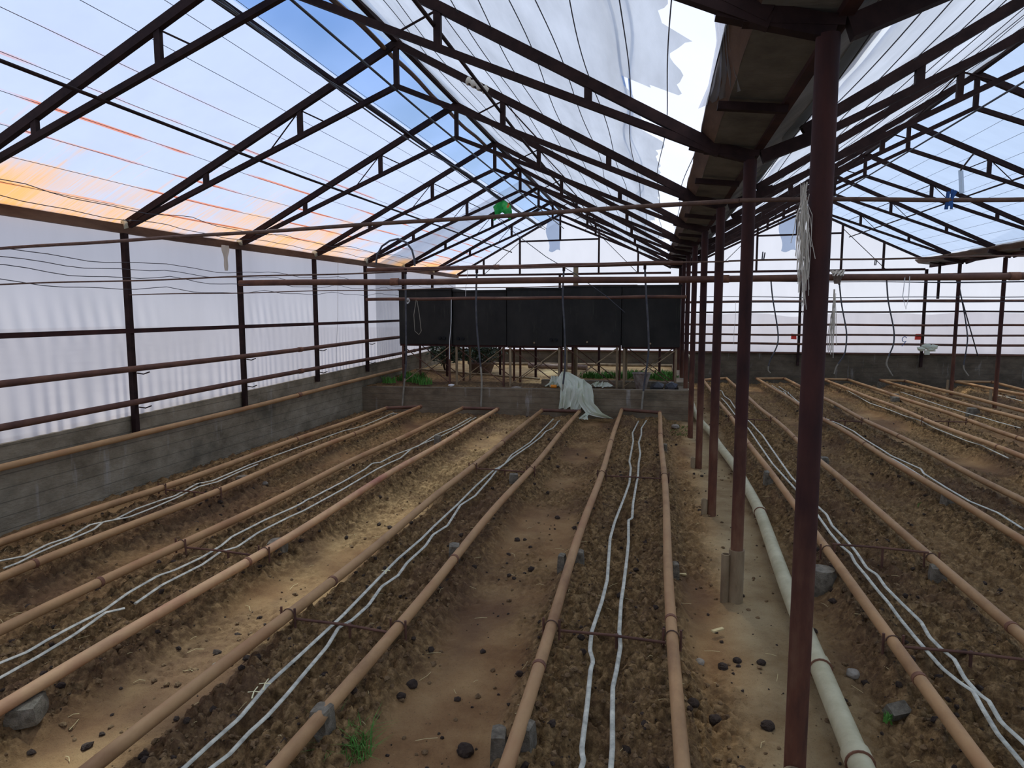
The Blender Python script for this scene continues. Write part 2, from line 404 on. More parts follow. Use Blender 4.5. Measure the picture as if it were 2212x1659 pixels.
def soilmat():
    m, nt, out = newmat('garden_soil')
    at_ = nt.nodes.new('ShaderNodeVertexColor'); at_.layer_name = 'zone'
    s = nt.nodes.new('ShaderNodeSeparateColor'); nt.links.new(at_.outputs[0], s.inputs[0])
    f1 = noise(nt, pos(nt), 2.2, 7, .65); f2 = noise(nt, pos(nt), 22, 6, .7); f3 = noise(nt, pos(nt), 110, 4, .7)
    bedc = ramp(nt, f2, [(.32, (.055, .030, .013)), (.5, (.19, .115, .048)), (.66, (.40, .255, .115))])
    walk = ramp(nt, f1, [(.30, (.17, .082, .034)), (.48, (.28, .158, .068)), (.64, (.37, .228, .10)), (.75, (.46, .30, .145))])
    path = ramp(nt, f1, [(.3, (.22, .135, .058)), (.5, (.35, .25, .125)), (.7, (.44, .335, .18))])
    c = mixc(nt, s.outputs['Red'], walk, bedc); c = mixc(nt, s.outputs['Blue'], c, path)
    # damp red brown stretches of the walkways
    damp = mathn(nt, 'MULTIPLY', maprange(nt, noise(nt, pos(nt, (1, .6, 1)), 1.1, 4), .50, .62, 0, .6), mathn(nt, 'SUBTRACT', 1.0, s.outputs['Blue']))
    c = mixc(nt, damp, c, (.115, .062, .036))
    # specks of straw and grit
    sp_ = mathn(nt, 'GREATER_THAN', f3, .70)
    c = mixc(nt, mathn(nt, 'MULTIPLY', sp_, .5), c, (.50, .38, .23))
    c = mixc(nt, maprange(nt, f3, .42, .30, 0, .5), c, (.05, .032, .02))
    h = mathn(nt, 'ADD', mathn(nt, 'MULTIPLY', f2, .7), mathn(nt, 'MULTIPLY', f3, .35))
    princ(nt, out, c, .95, h, .9, .018, 0, .15); return m
MAT['soil'] = soilmat()
floor = g.build('floor', 'soil', label='bare brown soil floor with dark lumpy planting beds and flat walkways', cat='ground', kind='structure')
va = floor.data.color_attributes.new('zone', 'FLOAT_COLOR', 'POINT')
cd = np.stack([np.clip(bedm + (1-pathm)*roughm*.75, 0, 1), lumpm, pathm, np.ones_like(bedm)], -1).astype(np.float32).ravel()
va.data.foreach_set('color', cd)
MAT['earth'] = mottled('outside_earth', (.30, .26, .20), (.42, .38, .30), .6, rough=.95)
MB().box((2, 5, -.16), (160, 160, .12)).build('ground', 'earth', label='pale open earth around the greenhouse', cat='ground', kind='structure')
# ground under and behind the camera
MB().box((2.2, 6.4, -.165), (14.8, 21.4, .1)).build('floor', 'soil', label='plain soil under and around the planted ground', cat='ground', kind='structure')

# clods
def ico(seed):
    r = np.random.default_rng(seed)
    t = (1+5**.5)/2
    V = np.array([(-1, t, 0), (1, t, 0), (-1, -t, 0), (1, -t, 0), (0, -1, t), (0, 1, t), (0, -1, -t), (0, 1, -t), (t, 0, -1), (t, 0, 1), (-t, 0, -1), (-t, 0, 1)])/math.sqrt(1+t*t)
    F = [(0, 11, 5), (0, 5, 1), (0, 1, 7), (0, 7, 10), (0, 10, 11), (1, 5, 9), (5, 11, 4), (11, 10, 2), (10, 7, 6), (7, 1, 8), (3, 9, 4), (3, 4, 2), (3, 2, 6), (3, 6, 8), (3, 8, 9), (4, 9, 5), (2, 4, 11), (6, 2, 10), (8, 6, 7), (9, 8, 1)]
    V = V*(1+r.uniform(-.28, .28, (12, 1)))*np.array([1, .85, .7]); return V, F
protos = [ico(i) for i in range(12)]
def scatter(n, xr, yr, smin, smax, want):
    x = rng.uniform(*xr, n); u = rng.random(n); y = yr[0]*(yr[1]/yr[0])**u
    h, b, p, ro, l = soil_height(x, y)
    keep = rng.random(n) < want(b, p, ro)
    x, y, h = x[keep], y[keep], h[keep]
    s = smin + (smax-smin)*rng.random(len(x))**3.2
    return x, y, h, s
def clods(n, xr, yr, smin, smax, want, mat, label):
    x, y, h, s = scatter(n, xr, yr, smin, smax, want)
    Vs, Fs = [], []; k = 0
    for i in range(len(x)):
        V, F = protos[i % 12]; a = rng.random()*6.28; c_, s_ = math.cos(a), math.sin(a)
        W = V*s[i]; W = np.stack([W[:, 0]*c_-W[:, 1]*s_, W[:, 0]*s_+W[:, 1]*c_, W[:, 2]], -1) + (x[i], y[i], h[i]+s[i]*.25)
        Vs.append(W); Fs.append(np.array(F)+k); k += 12
    m = MB(); m.v = [np.concatenate(Vs)]; m.f = [tuple(q) for q in np.concatenate(Fs).tolist()]; m.n = k; m.smooth = False
    return m.build('soil_crumbs', mat, label=label, cat='soil', kind='stuff')
clods(52000, (-5.1, 9.0), (1.5, 13), .004, .019, lambda b, p, r: (.25 + .75*b)*(1-p*.45)*(.25+.75*np.maximum(r, b)), 'clodl', 'loose brown soil crumbs lying all over the beds and walkways')
clods(7500, (-5.1, 8.5), (1.5, 13), .005, .026, lambda b, p, r: (.35 + .4*b)*(1-p*.5), 'clod', 'dark damp soil crumbs scattered over the beds and walkways')

# straw bits
m = MB()
for i in range(420):
    y = 1.6*(9/1.6)**random.random(); x = random.uniform(-4.8, 4.5); h = float(soil_height(np.array([x]), np.array([y]))[0][0])+.008
    a = random.random()*3.14; L = random.uniform(.012, .05); d = np.array([math.cos(a), math.sin(a), 0])*L; n_ = np.array([-d[1], d[0], 0])*random.uniform(-.3, .3)
    m.tube([(x, y, h)-d, (x, y, h+.006)+n_, (x, y, h)+d], .0014, 4)
m.build('straw_scraps', 'straw', label='thin yellow straw scraps strewn over the soil', cat='straw', kind='stuff')

# ------------------------------------------------------------------ walls, kerbs
def wallgrid(name, mat, u0, u1, du, v0, v1, dv, fn, **kw):
    U = np.linspace(u0, u1, max(2, int((u1-u0)/du)+1)); V = np.linspace(v0, v1, max(2, int((v1-v0)/dv)+1))
    A, B = np.meshgrid(U, V); return MB().grid(fn(A, B)).build(name, mat, **kw)
def ztop(y): return .70 + .0165*(y-4.3)
m = MB()
V = []
for y in (-4, 17.3):
    V += [(-5.36, y, -.2), (-5.15, y, -.2), (-5.15, y, ztop(y)), (-5.36, y, ztop(y))]
m.add(V, [(0, 1, 2, 3), (7, 6, 5, 4), (1, 5, 6, 2), (2, 6, 7, 3), (3, 7, 4, 0), (0, 4, 5, 1)])
m.build('wall_left', 'conc', label='low board-marked grey concrete wall along the left side with lime stains', cat='wall', kind='structure')
def fl(Y, Z):
    t = (Z-ztop(Y))/(2.62+zr(Y)-ztop(Y))
    low = np.clip(1-t*2.2, 0, 1)**1.5
    ph = Y*46 + 2.5*np.sin(Y*3.1) + 1.6*np.sin(Y*7.7) + t*2
    mid = np.exp(-((t-.50)/.10)**2)*np.clip(fbm(Y*1.6, Y*0, 8, 2)*2-.75, 0, 1)
    dx = low*.011*np.sin(ph)*(.25+fbm(Y*2.2, Y*0+3, 9, 2)) + mid*.006*np.sin(Y*38+t*8) + .020*(fbm(Y*.9, Z*1.2, 14, 2)-.5)
    return np.stack([-5.185+dx, Y, Z], -1)
U = np.linspace(-4, 17.2, 1400); T = np.linspace(0, 1, 34); A, B = np.meshgrid(U, T); Zf = ztop(A)-.03 + B*(2.66+zr(A)-ztop(A)+.03)
MB().grid(fl(A, Zf)).build('wall_left', 'film_wall', label='milky plastic film wall on the left side with gathered pleats near the concrete', cat='wall', kind='structure')
# back gable film and concrete
def zr_(x): return zroof(x)
xsB = np.linspace(-5.3, 9.2, 240)
def gtop(x):
    if x > XC2+.3: return min(2.75+(x-XC2-.3)*.55, 4.2)
    return zroof(x)
tops = np.array([gtop(x) for x in xsB]) + .14
G = []
for t in np.linspace(0, 1, 40):
    z = .72 + t*(tops-.72); G.append(np.stack([xsB, YG+.06 + .018*(fbm(xsB*2.2, z*1.1+0*xsB, 41, 3)-.5)+.006*np.sin(xsB*17+z*9)*np.clip(1.2-t*3, 0, 1), z], -1))
MB().grid(np.array(G)).build('wall_back', 'film_back', label='bright plastic film end wall with gables over both bays', cat='wall', kind='structure')
MB().box((1.9, YG+.12, .29), (14.6, .24, 1.0)).build('wall_back', 'conc3', label='low dark damp concrete wall under the end film', cat='wall', kind='structure')
MB().box((1.9, YG-.02, .80), (14.6, .06, .035)).build('trim_1', 'rust', label='thin brown sill rail on top of the end wall', cat='trim', kind='structure')
wallgrid('wall_right', 'film_back', -4, 17.2, .5, .0, 4.2, .5, lambda A, B: np.stack([9.25+0*A, A, B], -1), label='plastic film wall beyond the third bay', cat='wall', kind='structure')
def nearf(A, B): return np.stack([A, -4+0*A, B], -1)
wallgrid('wall_front', 'film_back', -5.2, 9.25, .5, 0, 4.2, .5, nearf, label='plastic film wall at the near end', cat='wall', kind='structure')
# cloudy pale lining: ragged second film layer low on the end wall
m = MB(); xx = np.linspace(.9, 9.1, 220); rag = 1.74 + .07*(fbm(xx*1.3, xx*0, 61, 3)-.5) - .14*np.clip(fbm(xx*.6, xx*0+4, 62, 2)*3-1.7, 0, 1)
G = [np.stack([xx, YG+.035+.004*np.sin(xx*9+t*4), .80+t*(rag-.80)], -1) for t in np.linspace(0, 1, 10)]
m.grid(np.array(G)); m.build('plastic_lining', 'film_wall', label='second ragged plastic sheet lining the lower end wall of the right bay', cat='sheet')

for x0_, x1_, lab in ((1183, 1211, 'bluish sheet added to stand for an opening in the left gable film'), (1686, 1720, 'bluish sheet added to stand for an opening in the right gable film')):  # bluish sheets added before the gable film, coloured to pass for openings in it
    G = []
    for t in np.linspace(0, 1, 14):
        w_ = 4*math.sin(t*7+x0_); G.append([aty(x0_+w_+(x1_-x0_-w_*1.4)*u, 466+76*t+3*math.sin(u*6), YG+.01) for u in np.linspace(0, 1, 7)])
    MB().grid(np.array(G)).build('opening_stand_in', 'film_blueopening', label=lab, cat='sheet')
# raised bed of the tanks
V = [(-5.15, 11.18, -.1), (.56, 11.18, -.1), (.56, 11.34, -.1), (-5.15, 11.34, -.1), (-5.15, 11.18, .435), (.56, 11.18, .495), (.56, 11.34, .495), (-5.15, 11.34, .435)]
MB().add(V, [(3, 2, 1, 0), (4, 5, 6, 7), (0, 1, 5, 4), (1, 2, 6, 5), (2, 3, 7, 6), (3, 0, 4, 7)]).build('retaining_kerb', 'conc2', label='low board-marked concrete kerb in front of the black tanks', cat='kerb')
MB().box((.48, 14.24, .195), (.15, 5.75, .59)).build('retaining_kerb', 'conc2', label='concrete kerb running back along the right edge of the tank bed', cat='kerb')
def bedtop(A, B):
    h = .43 + .05*(fbm(A*2, B*2, 51, 3)-.5) + .03*(fbm(A*12, B*12, 52, 3)-.5) + .10*np.clip((-3.9-A)/1.2, 0, 1)*np.clip((B-12)/2, 0, 1); return np.stack([A, B, h], -1)
fl2 = wallgrid('floor', 'soil', -5.16, .46, .04, 11.3, 17.12, .05, bedtop, label='dark raised soil behind the kerb under the tanks', cat='ground', kind='structure')
n_ = len(fl2.data.vertices); va = fl2.data.color_attributes.new('zone', 'FLOAT_COLOR', 'POINT')
co = np.zeros(n_*3); fl2.data.vertices.foreach_get('co', co); yv = co.reshape(-1, 3)[:, 1]+fl2.location.y
dk = np.clip((14.3-yv)/.5, 0, 1); va.data.foreach_set('color', np.stack([dk, dk*0, 1-dk, dk*0+1], -1).astype(np.float32).ravel())

# ------------------------------------------------------------------ roof films
def slope(name, mat, x0, x1, dz, label, amp=.01, nx=20, y0=-4, y1=17.2, sx=1.0):
    U = np.linspace(x0, x1, nx); Yv = np.linspace(y0, y1, 260); A, B = np.meshgrid(U, Yv)
    zf = np.vectorize(zroof)(U)[None, :] + dz + zr(B) + amp*(fbm(A*3*sx, B*1.2, 81, 3)-.5)
    return MB().grid(np.stack([A, B, zf], -1)).build(name, mat, label=label, cat='roof', kind='structure')
slope('ceiling', 'film_left', -5.24, -2.87, .075, 'milky plastic film on the left roof slope with orange rust stains')
slope('ceiling', 'film_clear', -2.88, XR1, .078, 'clear strip of film just left of the ridge showing blue sky', nx=6)
slope('ceiling', 'film_right', XR1, .30, .11, 'white film above the net on the right slope of the left bay')
slope('ceiling', 'film_right', .88, XR2, .11, 'white film on the left slope of the right bay')
slope('ceiling', 'film_r2', XR2, XC2-.15, .075, 'pale blue striped film on the right slope of the right bay')
m = MB(); A, B = np.meshgrid(np.array([6.45, 7.8, 9.25]), np.linspace(-4, 17.2, 20)); m.grid(np.stack([A, B, 2.80+(A-6.45)*.5+zr(B)], -1))
m.build('ceiling', 'film_r2', label='film roof of the third bay', cat='roof', kind='structure')
# nets under the film
def net(name, x0f, x1f, label, amp, seed, over=0):
    Yv = np.linspace(-3.5, 17.0, 420); T = np.linspace(0, 1, 46); rows = []
    for y in Yv:
        x0, x1 = x0f(y), x1f(y); X = x0 + (x1-x0)*T
        z = np.array([zroof(a) for a in X]) + .047 + float(zr(y))
        z += amp*(fbm(X*2.2, X*0+y*1.6, seed, 3)-.35)
        rows.append(np.stack([X, np.full_like(X, y), z], -1))
    return MB().grid(np.array(rows)).build(name, 'net', label=label, cat='net')
def ragged(y):
    n1 = float(fbm(np.array([y*1.5]), np.array([2.]), 91, 4)[0]); n2 = float(fbm(np.array([y*5.5]), np.array([8.]), 93, 3)[0])
    return .02 + .35*(n1-.5) + .10*(n2-.5) + (.14 if 3.0 < y < 3.75 else 0) - (.16 if 3.85 < y < 4.9 else 0)
net('shade_net', lambda y: -2.40+.02*math.sin(y*1.3), ragged, 'greyish white woven net with a torn edge under the right slope of the left bay', .035, 95)
net('shade_net', lambda y: .66+.1*float(fbm(np.array([y*1.2]), np.array([1.]), 96, 3)[0]), lambda y: XR2-.02, 'greyish white woven net under the left slope of the right bay', .035, 97)
G = []
for t in np.linspace(0, 1, 24):
    L = [np.interp(t, [0, .4, .8, 1], [1538, 1548, 1530, 1508]), np.interp(t, [0, .4, .8, 1], [-20, 90, 185, 235])]
    R_ = [np.interp(t, [0, .4, .7, 1], [1572, 1574, 1586, 1600]), np.interp(t, [0, .4, .7, 1], [-20, 90, 150, 196])]
    row = []
    for u in np.linspace(0, 1, 14):
        p = at(L[0]*(1-u)+R_[0]*u, L[1]*(1-u)+R_[1]*u, 2.80); q_ = p.copy(); q_[2] = min(zroof(p[0])+.03, 2.93)
        row.append(at(L[0]*(1-u)+R_[0]*u, L[1]*(1-u)+R_[1]*u, q_[2]+.006*math.sin(u*30)))
    G.append(row)
MB().grid(np.array(G)).build('torn_net_edge', 'film_grey', label='grey gathered torn end of the net hanging at the hole beside the gutter', cat='net')
# gathered tan edge of the net lying left of the ridge
m = MB(); P = [(-2.42+.02*math.sin(y*1.3), y, zroof(-2.42)+.03+float(zr(y))+.008*math.sin(y*5)) for y in np.linspace(-3.5, 16.8, 90)]
m.tube(P, .022, 6); m.build('net_hem_rope', MAT['board'], label='tan rolled hem of the net running beside the ridge', cat='rope')
# dusty overlay film crossing the left slope near the tanks
A, B = np.meshgrid(np.linspace(-5.15, -2.35, 30), np.linspace(0, 1, 12))
yy = 12.05 + .25*(A+5.15)/2.8*3.2*.35 + B*1.35
m = MB().grid(np.stack([A, yy, np.vectorize(zroof)(A)+.045+zr(yy)+.012*(fbm(A*6, yy*3, 19, 2)-.5)], -1))
m.build('roof_patch', 'film_grey', label='dusty grey strip of film laid across the left slope above the tanks', cat='sheet')
A, B = np.meshgrid(np.linspace(11.9, 13.3, 20), np.linspace(.95, 2.6, 16))
MB().grid(np.stack([-5.15+.012*np.sin(A*22), A, B], -1)).build('wall_patch', 'film_grey', label='dusty grey strip of film hanging on the left wall beside the tanks', cat='sheet')

# ------------------------------------------------------------------ trusses
def P3(k, x, z):
    y = yk(k, x); return np.array([x, y, z + float(zr(y))])
def truss(k, bay):
    if bay == 1: xa, xr, xb, st = XW+.02, XR1, .34, [-4.2, -3.23, -1.34, -.42]
    else: xa, xr, xb, st = .80, XR2, XC2-.22, [1.4, 2.3, 4.15, 5.1]
    t = empty('roof_truss', P3(k, xr, zlow(xr)))
    t['category'] = 'truss'; bn = 'left' if bay == 1 else 'right'
    t['label'] = f'{ORD[k]} dark steel roof truss of the {bn} bay counted from the near end' if k < 9 else f'end roof truss of the {bn} bay against the far gable'
    t['group'] = f'roof trusses of the {bn} bay'
    up = (0, 1, 0)
    MB().beam(P3(k, xa, zroof(xa)), P3(k, xr, zroof(xr)), .06, .045, up).build('top_chord', 'truss', t)
    MB().beam(P3(k, xr, zroof(xr)), P3(k, xb, zroof(xb)), .06, .045, up).build('top_chord', 'truss', t)
    MB().beam(P3(k, xa+.06, zlow(xa+.06)), P3(k, xr, zlow(xr)), .042, .040, up).build('bottom_chord', 'truss', t)
    MB().beam(P3(k, xr, zlow(xr)), P3(k, xb, zlow(xb)), .042, .040, up).build('bottom_chord', 'truss', t)
    for x in st + [xr]:
        MB().beam(P3(k, x, zlow(x)), P3(k, x, zroof(x)), .045, .035, (0, 1, 0)).build('strut', 'truss', t)
    for x, dr in ((st[1], 1), (st[2], -1)):
        MB().tube([P3(k, x, zroof(x)-.02), P3(k, x+.26*dr, zlow(x+.26*dr))], .007, 6).build('brace', 'truss', t)
        if k >= 3: MB().tube([P3(k, x, zroof(x)-.02), P3(k, x-.33*dr, zlow(x-.33*dr))], .006, 6).build('brace', 'truss', t)
    return t
for k in range(1, 9): truss(k, 1)
for k in range(1, 9): truss(k, 2)
# gable frames
for bn, xa, xr, xb, cols_ in (('left', XW, -2.40, .35, (-4.4, -3.44, -1.42, -.45)), ('right', .6, 3.22, 6.0, (1.45, 2.34, 4.22, 5.12))):
    def zz(x): return zroof(x)+float(zr(YG))+.02
    def q(x, z): return np.array([x, YG-.03, z])
    t = empty('gable_frame', q(xr, 2.72)); setp(t, f'dark steel gable frame at the far end of the {bn} bay', 'frame')
    MB().beam(q(xa, zz(xa)), q(xr, zz(xr)), .05, .04, (0, 1, 0)).build('rafter', 'truss', t)
    MB().beam(q(xr, zz(xr)), q(xb, zz(xb)), .05, .04, (0, 1, 0)).build('rafter', 'truss', t)
    MB().beam(q(xa, 2.74), q(xb, 2.74), .05, .07, (0, 1, 0)).build('tie_beam', 'column', t)
    MB().beam(q(cols_[1], 3.58), q(cols_[2], 3.60), .04, .035, (0, 1, 0)).build('collar', 'truss', t)
    MB().beam(q(xr, 3.59), q(xr, zz(xr)), .045, .045, (0, 1, 0)).build('king_post', 'truss', t)
    for x in cols_: MB().beam(q(x, 2.74), q(x, zz(x)), .045, .045, (0, 1, 0)).build('stud', 'truss', t)
    for x, d in ((cols_[1], -.95), (cols_[2], .95)): MB().tube([q(x, zz(x)-.1), q(x+d, 2.76)], .008, 6).build('brace', 'truss', t)

# long members under the roof: purlins, ridge pipes
def longtube(name, x, z, r, mat, label, cat, y0=-3.5, y1=17.05, wob=.0, group=None, n=8, pts=60, wz=None):
    Y_ = np.linspace(y0, y1, pts); ph = random.random()*6
    P = np.stack([x + wob*np.sin(Y_*.9+ph)+wob*.6*np.sin(Y_*2.3+ph*2), Y_, z + zr(Y_) + (wob if wz is None else wz)*np.sin(Y_*1.4+ph*1.3)], -1)
    return MB().tube(P, r, n).build(name, mat, label=label, cat=cat, **({'group': group} if group else {}))
MB().beam((XR1, -3.5, 4.10), (XR1, 17.0, 4.24), .05, .05).build('ridge_beam', 'truss', label='dark steel ridge beam along the top of the left bay', cat='beam')
MB().beam((XR2, -3.5, 4.12), (XR2, 17.0, 4.26), .05, .05).build('ridge_beam', 'truss', label='dark steel ridge beam along the top of the right bay', cat='beam')
longtube('purlin', XR1, 3.73, .010, 'wire', 'thin dark rod joining the truss apexes of the left bay', 'rod')
longtube('purlin', XR2, 3.79, .010, 'wire', 'thin dark rod joining the truss apexes of the right bay', 'rod')
MB().beam((-2.87, -3.5, 3.76), (-2.87, 16.9, 3.90), .045, .035).build('purlin', 'truss', label='dark steel purlin along the lower edge of the blue clear strip', cat='beam')
longtube('purlin', -3.64, 3.17, .013, 'truss', 'thin dark pipe crossing the trusses halfway up the left slope', 'pipe')
longtube('purlin', -1.36, 3.50, .013, 'truss', 'thin dark pipe under the right slope of the left bay', 'pipe')
longtube('purlin', 4.35, 3.36, .012, 'truss', 'thin dark pipe under the right slope of the right bay', 'pipe')
longtube('cable', -2.80, 3.74, .008, 'hose', 'twisted dark cable sagging along the purlin of the clear strip', 'cable', wob=.025)
longtube('cable', -2.74, 3.72, .006, 'hose', 'thinner dark cable beside the twisted one along the clear strip', 'cable', wob=.035)
# support wires below the film
NAMES = ['lowest', 'second lowest', 'third lowest', 'fourth lowest', 'fifth lowest', 'sixth lowest', 'seventh lowest', 'eighth lowest', 'ninth lowest', 'tenth lowest', 'eleventh lowest', 'twelfth lowest']
for i in range(9):
    x = -5.20 + .26*(i+1); z = zroof(x)+.062
    longtube('roof_wire', x, z, .0022, 'wirerust' if i < 6 else 'wire', f'{NAMES[i]} support wire along the left roof slope', 'wire', wob=.004, group='support wires under the left slope film', n=5)
for i in range(12):
    x = .22 - .20*i; z = zroof(x)+.030
    longtube('roof_wire', x, z, .0030, 'wire', f'{NAMES[i]} wire carrying the net on the right slope of the left bay', 'wire', wob=.022, wz=.006, group='wires under the net of the left bay', n=5, pts=120)
for i in range(12):
    x = .78 + .19*i; z = zroof(x)+.030
    longtube('roof_wire', x, z, .0030, 'wire', f'{NAMES[i]} wire carrying the net on the left slope of the right bay', 'wire', wob=.018, wz=.006, group='wires under the net of the right bay', n=5, pts=120)
for i in range(10):
    x = 5.9 - .26*i; z = zroof(x)+.062
    longtube('roof_wire', x, z, .0022, 'wire', f'{NAMES[i]} support wire along the right slope of the right bay', 'wire', wob=.004, group='support wires under the pale blue film', n=5)
# twin hanging cable below the right slope
for dx, lab in ((0, 'left strand'), (.055, 'right strand')):
    Y_ = np.linspace(-2, 16, 110); P = np.stack([-.24+dx+.030*np.sin(Y_*1.9+dx*20)+.015*np.sin(Y_*4.3), Y_, 3.36+zr(Y_)-.02+.05*np.sin(Y_*1.1+1)], -1)
    P[:, 2] = np.minimum(P[:, 2], np.array([zlow(x) for x in P[:, 0]])+zr(Y_)+.40) ; P[:, 2] -= .12
    MB().tube(P, .0075, 6).build('hanging_cable', 'hose', label=f'{lab} of the twin wavy dark cable under the right slope', cat='cable', group='twin cable under the right slope')

# ------------------------------------------------------------------ left wall steel
MB().beam((-5.10, -4, 2.575), (-5.10, 6.5, 2.575), .05, .085).build('eave_beam', 'board', label='brown eave beam on top of the left wall, near length', cat='beam')
MB().beam((-5.10, 6.5, 2.575), (-5.10, 17.1, 2.575+float(zr(17.1))), .05, .085).build('eave_beam', 'board', label='brown eave beam on top of the left wall, far length', cat='beam')
YL = [yk(k, XW) for k in range(0, 9)]
for k, y in enumerate(YL):
    if k < 1: continue
    b = .56 if k < 5 else .70
    o = empty('wall_post', (-5.105, y, b)); setp(o, f'{ORD[k]} steel wall post of the left side counted from the near end', 'post', 'steel posts of the left wall')
    MB().beam((-5.105, y, b+.0), (-5.105, y, 2.54+float(zr(y))), .052, .052, (0, 1, 0)).build('post_shaft', 'truss', o)
    for z in (.80+ (.008*(y-4)), 1.145+.008*(y-4)):
        MB().tube([(-5.08, y+.03, z+.0), (-5.03, y+.06, z-.012), (-4.99, y+.10, z+.008)], .007, 6).build('pipe_hook', 'truss', o)
    m = MB(); V, F = ico(k+40)
    m.add(V*np.array([.055, .055, .075])+np.array([-5.08, y, 2.62+float(zr(y))]), F); V, F = ico(k+50); m.add(V*np.array([.06, .05, .04])+np.array([-5.04, y+.02, 2.655+float(zr(y))]), F)
    m.smooth = True; m.build('plastic_wrap', 'sheet', o, label='crumpled plastic wrapped round the post head')
def wpipe(name, x, za, zb, r, mat, label, cat='pipe', y0=-4, y1=17.0, coup=True):
    Y_ = np.linspace(y0, y1, 50); P = np.stack([x+.006*np.sin(Y_*1.1), Y_, za+(zb-za)*(Y_-4.3)/7+.006*np.sin(Y_*.8+za*9)], -1)
    if not coup: return MB().tube(P, r, 10).build(name, mat, label=label, cat=cat)
    o = empty(name, P[0]); setp(o, label, cat)
    MB().tube(P, r, 12).build('pipe_run', mat, o)
    for y in (4.1, 8.9, 13.5):
        j = int(np.argmin(abs(Y_-y))); MB().tube([P[j]-(0, .04, 0), P[j]+(0, .04, 0)], r*1.22, 12).build('coupling', 'coupling', o)
    return o
wpipe('wall_pipe', -5.03, 1.195, 1.26, .030, 'rust', 'upper thick brown pipe along the left wall')
wpipe('wall_pipe', -5.03, .865, .94, .030, 'rust', 'lower thick brown pipe just above the left concrete wall')
wpipe('wall_pipe', -5.06, .53, .60, .030, 'rail', 'ochre pipe along the face of the left concrete wall', y1=13)
MB().beam((-5.07, -4, 1.55), (-5.07, 17, 1.62), .012, .045).build('wall_rail', 'column', label='flat steel rail above the pipes on the left wall', cat='rail')
# sagging thin wires beside the left wall
for i, (x, z, s) in enumerate([(-4.92, 2.27, .05), (-4.95, 2.20, .04), (-4.90, 2.13, .05), (-4.96, 2.02, .04), (-4.62, 2.72, .05), (-4.9, 2.66, .04)]):
    Y_ = np.linspace(-2, 16, 90); ph = np.mod(Y_-YC[2], 1.88)/1.88
    P = np.stack([x+.015*np.sin(Y_*1.7+i), Y_, z+zr(Y_)*1.5-s*np.sin(ph*np.pi)+.008*np.sin(Y_*7+i)], -1)
    lab = ['topmost', 'second', 'third', 'fourth'][i] + ' sagging wire strung along the left wall from the top' if i < 4 else ['twisted wire hanging below the left eave', 'lower twisted wire hanging below the left eave'][i-4]
    MB().tube(P, .0035, 5).build('sagging_wire', 'wire', label=lab, cat='wire', group='wires strung along the left wall')

# ------------------------------------------------------------------ central columns and gutter
for k in range(0, 9):
    y = YC[k]
    if k == 0: continue
    zt = 2.63+float(zr(y)); gzv = float(gz(y))
    o = empty('roof_column', (XC, y, gzv-.05))
    setp(o, f'{ORD[k-1]} rusty round steel column under the central gutter', 'column', 'steel columns under the central gutter')
    MB().tube([(XC, y, gzv-.15), (XC, y, zt)], .037, 20).build('column_shaft', 'colrust', o)
    if k in (1, 2, 3, 4):
        h = {1: .17, 2: .27, 3: .12, 4: .1}[k]
        a = np.array([XC-.02, y-.085, 0]) if k == 1 else np.array([XC-.065, y-.01, 0])
        m = MB(); r = .036 if k == 1 else .026; nn = 18; V = []
        for rr, zz_ in ((r, -.1), (r, h), (r*.76, h), (r*.76, h-.12)):
            for q in range(nn): V.append(a+np.array([rr*math.cos(6.2832*q/nn), rr*math.sin(6.2832*q/nn), zz_]))
        F = [(i*nn+q, i*nn+(q+1) % nn, (i+1)*nn+(q+1) % nn, (i+1)*nn+q) for i in range(3) for q in range(nn)]; F.append(tuple(3*nn+q for q in range(nn)))
        m.add(V, F); m.smooth = True
        m.build('stub_pipe', 'white_leg', o, label='short open stub pipe beside the column foot')
    if k == 2:
        MB().tube([(XC, y, -.05), (XC, y, .30)], .046, 18).build('sleeve', 'white_leg', o, label='pale sleeve round the column foot')
    if k > 2: continue
m_ = None
